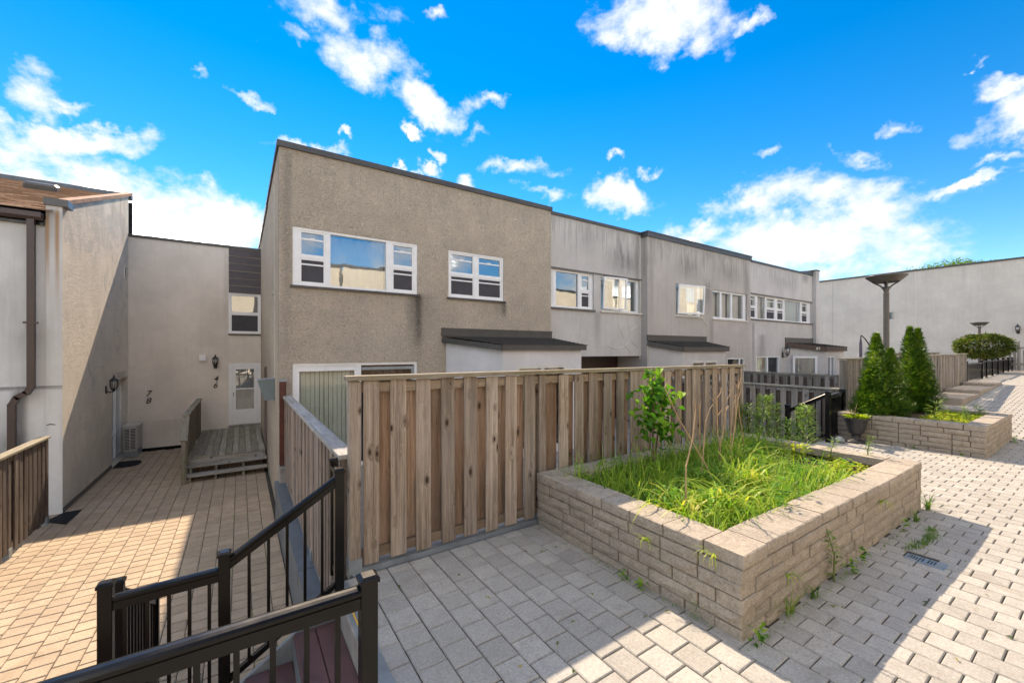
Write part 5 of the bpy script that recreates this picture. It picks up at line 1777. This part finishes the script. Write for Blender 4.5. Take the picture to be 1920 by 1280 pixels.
def weed(label, x, y, z0, h, spread, n, mat='weed', lw=.012, ll=.07, group='tall weeds', name='weed', seed=1, top_dense=True):
    """Upright weed: stem with many narrow leaves and a plume-like top."""
    r = random.Random(seed)
    t = thing(name, label, 'weed', (x, y, z0), 0, group)
    st = [(0, 0, 0), (r.uniform(-.02, .02), r.uniform(-.02, .02), h * .5), (r.uniform(-.05, .05), r.uniform(-.05, .05), h)]
    MB().tube(st, [.008, .006, .002], 5).build('stem', M['weed_stem'], t)
    mb = MB()
    for k in range(n):
        f = r.random() ** .8
        zz = h * (.08 + .92 * f)
        i = min(1, int(f * 2))
        q = Vector(st[i]).lerp(Vector(st[i + 1]), f * 2 - i)
        a = r.uniform(0, 6.28)
        rad = spread * (1 - .75 * f) * r.uniform(.2, 1)
        mb.tint = min(1, r.random() * .7 + f * .35)
        b = q + Vector((math.cos(a) * rad, math.sin(a) * rad, rad * r.uniform(.1, .8)))
        leaf(mb, b, (math.cos(a), math.sin(a), r.uniform(-.2, 1.1)), (0, 0, 1), ll * r.uniform(.6, 1.2), lw * r.uniform(.8, 1.4), .15)
    mb.build('foliage', M[mat], t, tint=True)
    return t


weed('bushy pale-topped weed behind the planter, second from the fence end', 6.75, 3.15, 0, 1.08, .30, 900, seed=1, lw=.02, ll=.09)
weed('narrow yellow-green weed spike right of the bushy weed behind the planter', 6.80, 3.0, 0, .97, .12, 260, seed=2, lw=.02, ll=.10)
weed('short weed between the narrow spike and the bright plume', 6.85, 2.83, 0, .76, .2, 420, seed=3, lw=.02, ll=.09)
weed('bright plume-shaped weed in front of the black stair railing', 6.88, 2.66, 0, .97, .27, 760, 'weed', seed=4, lw=.02, ll=.09)
weed('dark green weed tucked against the end post of the tall fence', 6.70, 3.36, 0, .92, .28, 700, 'cedar', seed=5, lw=.02, ll=.09)
weed('upright weed spike at the far right corner of the grassy planter', 6.33, 1.75, .42, .34, .05, 90, seed=6, ll=.045)
weed('short curled weed at the bare end of the grassy planter', 6.22, 2.1, .42, .26, .10, 80, seed=7, ll=.06)
weed('low leafy weed at the bare end of the grassy planter', 5.95, 2.35, .42, .15, .22, 110, 'lime', seed=8, ll=.07, lw=.03)
weed('tall feathery weed growing at the foot of the planter front', 3.86, 1.28, 0, .42, .05, 90, seed=9, ll=.055)

TUFT = [(2.66, 1.285, .10, 26, 'broad', 'bright leafy tuft at the front corner of the grassy planter'), (3.12, 1.28, .20, 14, 'grass', 'grass tuft at the planter foot nearest the corner tuft'),
        (3.48, 1.275, .12, 22, 'grass', 'thin grass tuft at the planter foot between corner and feathery weed'), (4.12, 1.27, .10, 22, 'broad', 'low leafy tuft right of the feathery weed'), (4.36, 1.27, .13, 22, 'broad', 'leafy tuft at the planter foot level with the drain'),
        (5.55, 1.27, .13, 18, 'broad', 'leafy tuft at the planter foot towards its far end'), (5.95, 1.25, .15, 18, 'grass', 'grass tuft near the far end of the planter foot'), (6.50, 1.27, .24, 34, 'grass', 'straw-coloured tuft at the far corner of the grassy planter'),
        (2.555, 2.21, .05, 14, 'broad', 'tiny green sprig at the left foot of the planter, nearer the fence'), (2.56, 2.03, .06, 16, 'broad', 'tiny green sprig at the left foot of the planter, nearer the corner'), (2.565, 1.60, .13, 30, 'fern', 'ferny weed on the left face of the planter'),
        (10.30, 1.60, .10, 18, 'grass', 'grass tuft at the foot of the cedar planter corner'), (10.33, 2.2, .12, 14, 'grass', 'thin sprig at the left foot of the cedar planter'), (11.0, 1.29, .25, 50, 'fern', 'ferny weed on the shaded face of the cedar planter'), (12.6, 1.27, .12, 24, 'broad', 'leafy tuft at the far foot of the cedar planter')]
for i, (x, y, h, n, kind, lbl) in enumerate(TUFT):
    r = random.Random(50 + i)
    mb = MB()
    for k in range(n):
        if kind == 'grass':
            blade(mb, (r.uniform(-.04, .04), r.uniform(-.015, .015), 0), r.uniform(0, 6.28), h * r.uniform(.6, 1.5), r.uniform(.6, 2.0), .008, 4, 1, r)
        else:
            a = r.uniform(math.pi, 2 * math.pi) if y < 1.4 else r.uniform(.5 * math.pi, 1.5 * math.pi)
            mb.tint = r.random()
            q = Vector((math.cos(a) * r.uniform(0, .06), math.sin(a) * r.uniform(0, .04), r.uniform(0, h)))
            s = .042 if kind == 'broad' else .03
            leaf(mb, q, (math.cos(a), math.sin(a), r.uniform(-.1, .9)), (0, 0, 1), s * r.uniform(.7, 1.4), s * (.6 if kind == 'broad' else .2))
    tag(mb.build('weed_tuft', M['weed' if kind != 'broad' else 'lilac'], None, (x, y, 0), tint=True), lbl, 'weed', 'weeds at the planter feet')
HANG = [(3.15, 1.30, .24, 0, 'dangling grass blades on the planter front near the corner'), (5.05, 1.305, .36, 0, 'grass blades sprouting from the planter front towards its far end'), (2.56, 1.50, .46, 1, 'yellow grass blades hanging over the cap left of the planter corner'), (2.565, 2.02, .36, 1, 'small grass sprout between the blocks of the left planter face')]
for i, (x, y, z, side, lbl) in enumerate(HANG):
    r = random.Random(90 + i)
    mb = MB()
    for k in range(9):
        a = (r.uniform(math.pi * 1.1, math.pi * 1.9) if side == 0 else r.uniform(math.pi * .6, math.pi * 1.4))
        blade(mb, (r.uniform(-.02, .02), r.uniform(-.02, .02), 0), a, r.uniform(.09, .20), r.uniform(1.4, 2.8), .008, 5, 1.0, r)
    tag(mb.build('grass_sprout', M['lily'], None, (x, y, z), tint=True), lbl, 'weed', 'grass sprouting from the planter walls')
mb = MB()
for k in range(260):
    xx = .54 - .21 * rg.choice((1, 2, 3)) + rg.gauss(0, .008)
    yy = 4.2 + 6.5 * rg.random() ** 1.3
    if mn.noise((xx * 2, yy * .9, 3)) < -.05:
        continue
    blade(mb, (xx, yy, CZ - .006), rg.uniform(0, 6.28), rg.uniform(.02, .055), rg.uniform(.5, 2), .008, 2, 1, rg)
tag(mb.build('joint_weeds', M['grass'], tint=True), 'tiny green weeds in the courtyard paving joints', 'weeds', kind='stuff')
mb = MB()
for k in range(300):
    t = rg.random()
    xx = 5.05 + .75 * t + rg.gauss(0, .03)
    yy = 1.12 - .06 * math.sin(t * 3) + rg.gauss(0, .025)
    blade(mb, (xx, yy, -.004), rg.uniform(0, 6.28), rg.uniform(.03, .08), rg.uniform(.8, 2.4), .007, 3, 1, rg)
for k in range(160):
    c = rg.choice(((2.75, 1.27), (4.0, 1.26), (5.2, 1.26), (2.55, 1.8), (2.55, 2.6)))
    blade(mb, (c[0] + rg.gauss(0, .25 if c[1] < 1.5 else .01), c[1] + rg.gauss(0, .01 if c[1] < 1.5 else .25), -.004), rg.uniform(0, 6.28), rg.uniform(.015, .045), rg.uniform(.8, 2.4), .006, 2, 1, rg)
tag(mb.build('joint_weeds', M['weed'], tint=True), 'dry weeds in the plaza paving joints beside the drain', 'weeds', kind='stuff')


def cedar(label, x, y, z0, tops, seed):
    """Columnar cedar of one or more leaders; foliage is thousands of small upright sprays over a dark inside."""
    r = random.Random(seed)
    t = thing('cedar_shrub', label, 'cedar', (x, y, z0), 0, 'cedars in the planter')
    tr = MB()
    for (dx, dy, h, rad) in tops:
        tr.tube([(dx * .4, dy * .4, 0), (dx, dy, h * .5), (dx, dy, h * .9)], [.035, .02, .006], 6)
    tr.build('trunk', M['bark'], t)
    mb = MB()
    for (dx, dy, h, rad) in tops:
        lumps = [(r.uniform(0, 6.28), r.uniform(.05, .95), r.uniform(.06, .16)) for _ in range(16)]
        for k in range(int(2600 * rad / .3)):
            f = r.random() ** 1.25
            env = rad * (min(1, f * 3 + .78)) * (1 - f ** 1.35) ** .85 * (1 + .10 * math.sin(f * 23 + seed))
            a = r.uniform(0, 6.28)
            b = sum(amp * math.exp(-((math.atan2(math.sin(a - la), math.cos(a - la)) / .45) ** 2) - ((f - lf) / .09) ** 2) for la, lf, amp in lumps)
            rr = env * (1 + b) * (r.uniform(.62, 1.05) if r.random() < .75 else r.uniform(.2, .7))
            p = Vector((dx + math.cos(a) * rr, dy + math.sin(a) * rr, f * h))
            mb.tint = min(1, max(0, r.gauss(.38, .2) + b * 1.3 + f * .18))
            tilt = r.uniform(.5, 1.5)
            d = Vector((math.cos(a + r.uniform(-.6, .6)), math.sin(a + r.uniform(-.6, .6)), tilt)).normalized()
            s = Vector((-math.sin(a), math.cos(a), r.uniform(-.5, .5))).normalized()
            L = r.uniform(.05, .10)
            for q in (-1, 0, 1):
                e = (d + s * q * .55).normalized()
                w = s * .009
                tip = p + e * L * (1 if q == 0 else .75)
                mid = p + e * L * .5
                mb.add([p, mid + w, tip, mid - w], [(0, 1, 2, 3)])
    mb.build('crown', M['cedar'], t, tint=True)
    return t


cedar('wide cedar with two leaders, left of the lamp post', 10.80, 2.82, .42, [(-.05, .03, 1.70, .37), (.20, -.12, 1.40, .34), (-.16, .09, 1.0, .32)], 3)
cedar('taller cedar with twin tips, right of the lamp post', 12.74, 2.72, .42, [(-.07, .05, 1.90, .34), (.08, -.05, 1.86, .36), (.14, -.08, 1.3, .38)], 8)

mb = MB()
for k in range(700):
    x, y = rg.uniform(10.65, 12.9), rg.uniform(1.62, 2.3)
    dense = .75 if x > 11.9 or x < 11.0 else .45
    if rg.random() > dense:
        continue
    for q in range(3):
        mb.tint = rg.random()
        a = rg.uniform(0, 6.28)
        leaf(mb, (x, y, .43 + rg.uniform(0, .07)), (math.cos(a), math.sin(a), rg.uniform(.1, .8)), (0, 0, 1), rg.uniform(.04, .07), rg.uniform(.025, .04))
tag(mb.build('ground_cover', M['lime'], tint=True), 'leafy green ground cover in front of the cedars', 'ground cover', kind='stuff')
weed('upright weed in the open front of the cedar planter', 11.6, 1.75, .42, .30, .08, 90, seed=31, ll=.06, lw=.02)
weed('weed at the far end of the cedar planter', 12.6, 1.72, .42, .26, .14, 90, seed=32, ll=.06, lw=.02)
weed('spiky plant between the two cedars', 11.75, 2.2, .42, .30, .14, 60, 'weed', seed=33, ll=.16, lw=.014)

# urn with lime plants
pt = thing('plastic_urn', 'black plastic urn on a foot, planted with lime green leaves', 'plant pot', (10.08, 2.98, 0))
pt.scale = (.76, .76, 1.0)
MB().lathe([(.20, 0), (.205, .02), (.19, .035), (.10, .07), (.085, .12), (.10, .16), (.155, .19), (.20, .30), (.235, .42), (.245, .455), (.285, .46), (.29, .485), (.265, .49), (.25, .455), (.23, .44)], (0, 0, 0), 28).build('pot', M['plastic_dark'], pt, smooth=False)
MB().lathe([(.001, .455), (.24, .455)], (0, 0, 0), 20).build('soil', M['soil'], pt)
mb = MB()
for k in range(230):
    a, r_ = rg.uniform(0, 6.28), rg.uniform(0, .25)
    mb.tint = rg.random()
    leaf(mb, (math.cos(a) * r_, math.sin(a) * r_, .46 + rg.uniform(0, .06)), (math.cos(a), math.sin(a), rg.uniform(.1, 1.3)), (0, 0, 1), rg.uniform(.06, .11), rg.uniform(.03, .05))
mb.build('foliage', M['lime'], pt, tint=True)
MB().tube([(-.02, 0, .46), (-.0, .02, .6), (.02, .0, .72)], [.006, .005, .003], 5).tube([(0, .02, .6), (.07, 0, .75)], [.004, .002], 5).tube([(-.14, 0, .46), (-.16, 0, .58)], [.004, .002], 5).build('dry_twig', M['stalk'], pt)
mb = MB()
mb.lathe([(.03, 0), (.085, .02), (.095, .06), (.06, .10), (.02, .115)], (0, 0, 0), 9)
mb.v = [(x * (1 + .25 * mn.noise((x * 9, y * 9, z * 9))), y * (1 + .3 * mn.noise((x * 9, y * 9 + 4, z * 9))), z) for x, y, z in mb.v]
tag(mb.build('grey_stone', M['galv'], None, (9.80, 3.16, 0)), 'pale grey lump on the paving left of the urn', 'stone')

mb = MB()
rf_ = random.Random(5)
for k in range(46):
    x, y = rf_.uniform(1.0, 9.5), rf_.uniform(-.4, 1.2)
    if rf_.random() < .35:
        x, y = rf_.uniform(1.0, 2.5), rf_.uniform(1.4, 3.3)
    mb.tint = rf_.random()
    a = rf_.uniform(0, 6.28)
    leaf(mb, (x, y, .006), (math.cos(a), math.sin(a), .12), (0, 0, 1), rf_.uniform(.025, .05), rf_.uniform(.012, .025), .3)
tag(mb.build('fallen_leaves', M['bush'], tint=True), 'small dry leaves scattered on the plaza paving', 'leaves', kind='stuff')

# drain in the paving
dr_ = thing('drain_grate', 'small weathered slotted drain grate set in the shaded paving', 'drain', (4.88, .97, 0))
MB().box(-.075, -.125, -.03, .075, .125, -.026).build('sump', M['room'], dr_)
fr = MB().box(-.075, -.125, -.026, -.062, .125, .002).box(.062, -.125, -.026, .075, .125, .002).box(-.062, -.125, -.026, .062, -.112, .002).box(-.062, .112, -.026, .062, .125, .002).box(-.062, -.012, -.026, .062, .012, .002)
fr.build('frame', M['drain'], dr_)
bm_ = MB().box(-.062, -.0045, -.02, .062, .0045, .001).mesh('bar', M['drain'])
for k in range(5):
    for s in (-1, 1):
        link('bar', bm_, dr_, (0, s * (.028 + k * .0185), 0))


def street_lamp(label, x, y, z0, zt, dia, boxed=False):
    t = thing('street_lamp', label, 'street lamp', (x, y, z0), 0, 'saucer street lamps')
    h = zt - z0
    r = dia / 2
    s = dia / .80
    MB().tube([(0, 0, 0), (0, 0, h - .42 * s)], [.062 * s, .058 * s], 16, True).build('pole', M['lamp_grey'], t, smooth=False)
    MB().lathe([(.066 * s, h - .43 * s), (.066 * s, h - .415 * s), (.05 * s, h - .41 * s), (.052 * s, h - .36 * s), (.075 * s, h - .27 * s), (.078 * s, h - .25 * s), (.03 * s, h - .24 * s)], (0, 0, 0), 16).build('collar', M['lamp_grey'], t)
    MB().lathe([(r * .50, h - .12 * s), (r * .56, h - .145 * s), (r * .66, h - .125 * s), (r * .97, h - .012 * s), (r, h + .0), (r * .985, h + .012 * s), (r * .8, h + .03 * s), (r * .3, h + .05 * s), (.01, h + .055 * s)], (0, 0, 0), 40).build('saucer', M['lamp_grey'], t, smooth=True)
    MB().lathe([(.01, h - .110 * s), (r * .51, h - .118 * s)], (0, 0, 0), 32).build('diffuser', M['curtain'], t)
    for k in range(4):
        a = .35 + k * math.pi / 2
        MB().tube([(.05 * s * math.cos(a), .05 * s * math.sin(a), h - .31 * s), (.10 * s * math.cos(a), .10 * s * math.sin(a), h - .23 * s), (r * .62 * math.cos(a), r * .62 * math.sin(a), h - .125 * s)], .018 * s, 8).build('strut', M['lamp_grey'], t)
    if boxed:
        MB().cbox(.06, -.10, h - .95, .19, .02, h - .80, .008).build('junction_box', M['galv'], t)
    return t


street_lamp('large saucer lamp post rising between the two cedars', 12.16, 3.05, .42, 3.47, .74, True)
street_lamp('small distant saucer lamp post above the round bush', 30.6, 4.15, .7, 3.18, .68)

t = thing('round_bush', 'clipped round-headed bush with yellowing leaves behind the black picket railing', 'bush', (31.0, 4.07, .7))
MB().tube([(0, 0, 0), (.05, 0, .7), (0, 0, 1.2)], [.06, .05, .04], 7).build('trunk', M['bark'], t)
mb = MB()
rb2 = random.Random(77)
ax1 = RT
ax2 = FW
for k in range(6800):
    u = rb2.uniform(-1, 1)
    a = rb2.uniform(0, 6.28)
    q = Vector((math.sqrt(1 - u * u) * math.cos(a), math.sqrt(1 - u * u) * math.sin(a), u))
    rr = rb2.uniform(.72, 1.02) * (1 + .09 * mn.noise(q * 3.1) + .05 * mn.noise(q * 8))
    p = Vector((q.x * 1.12 * rr, q.y * .95 * rr, 1.30 + q.z * (.60 if q.z > 0 else .58) * rr))
    mb.tint = min(1, max(0, rb2.gauss(.4, .25) + .25 * mn.noise(q * 4)))
    leaf(mb, p, (q.x + rb2.uniform(-.7, .7), q.y + rb2.uniform(-.7, .7), q.z * .5 + rb2.uniform(-.6, .5)), (0, 0, 1), rb2.uniform(.09, .16), rb2.uniform(.05, .085))
o = mb.build('crown', M['bush'], t, rz=math.atan2(RT.y, RT.x), tint=True)

t = thing('tree', 'tree crown just showing over the roof of the far grey building', 'tree', (52.5, 8.6, 0))
MB().tube([(0, 0, 0), (.2, 0, 4), (0, .1, 7.5)], [.3, .22, .12], 8).tube([(.1, 0, 5), (1.4, .6, 7.8)], [.12, .05], 6).tube([(.1, 0, 5), (-1.4, -.5, 7.6)], [.12, .05], 6).build('trunk', M['bark'], t)
mb = MB()
for k in range(5200):
    c = rb2.choice(((-2.2, -.9, 8.35, 1.3), (0, 0, 8.8, 1.5), (1.9, 1.1, 8.95, 1.4), (1.1, -1.7, 8.45, 1.6), (-1.0, 1.8, 8.35, 1.6)))
    q = Vector((rb2.gauss(0, 1), rb2.gauss(0, 1), rb2.gauss(0, .8)))
    q = q.normalized() * rb2.uniform(.5, 1.0) * c[3]
    mb.tint = rb2.random()
    leaf(mb, (c[0] + q.x, c[1] + q.y, c[2] + q.z * .75), (q.x + rb2.uniform(-1, 1), q.y + rb2.uniform(-1, 1), rb2.uniform(-.6, .6)), (0, 0, 1), rb2.uniform(.2, .36), rb2.uniform(.1, .16))
mb.build('crown', M['tree'], t, tint=True)

u = thing('patio_umbrella', 'closed grey patio umbrella hanging from a thin black arm behind the ramp fence', 'umbrella', (22.55, 6.5, YZ))
MB().lathe([(.045, 2.0), (.055, 2.4), (.05, 2.75), (.015, 3.02)], (0, 0, 0), 10).build('canopy', M['purple'], u)
MB().tube([(0, 0, 1.5), (0, 0, 2.4)], .02, 6).build('shaft', M['lamp_grey'], u)
MB().tube([(0, 0, 3.02), (.08, 0, 3.08), (.5, 0, 2.95), (1.0, 0, 2.7), (1.6, 0, 2.3), (1.9, 0, .0)], .025, 6).build('arm', M['iron'], u)
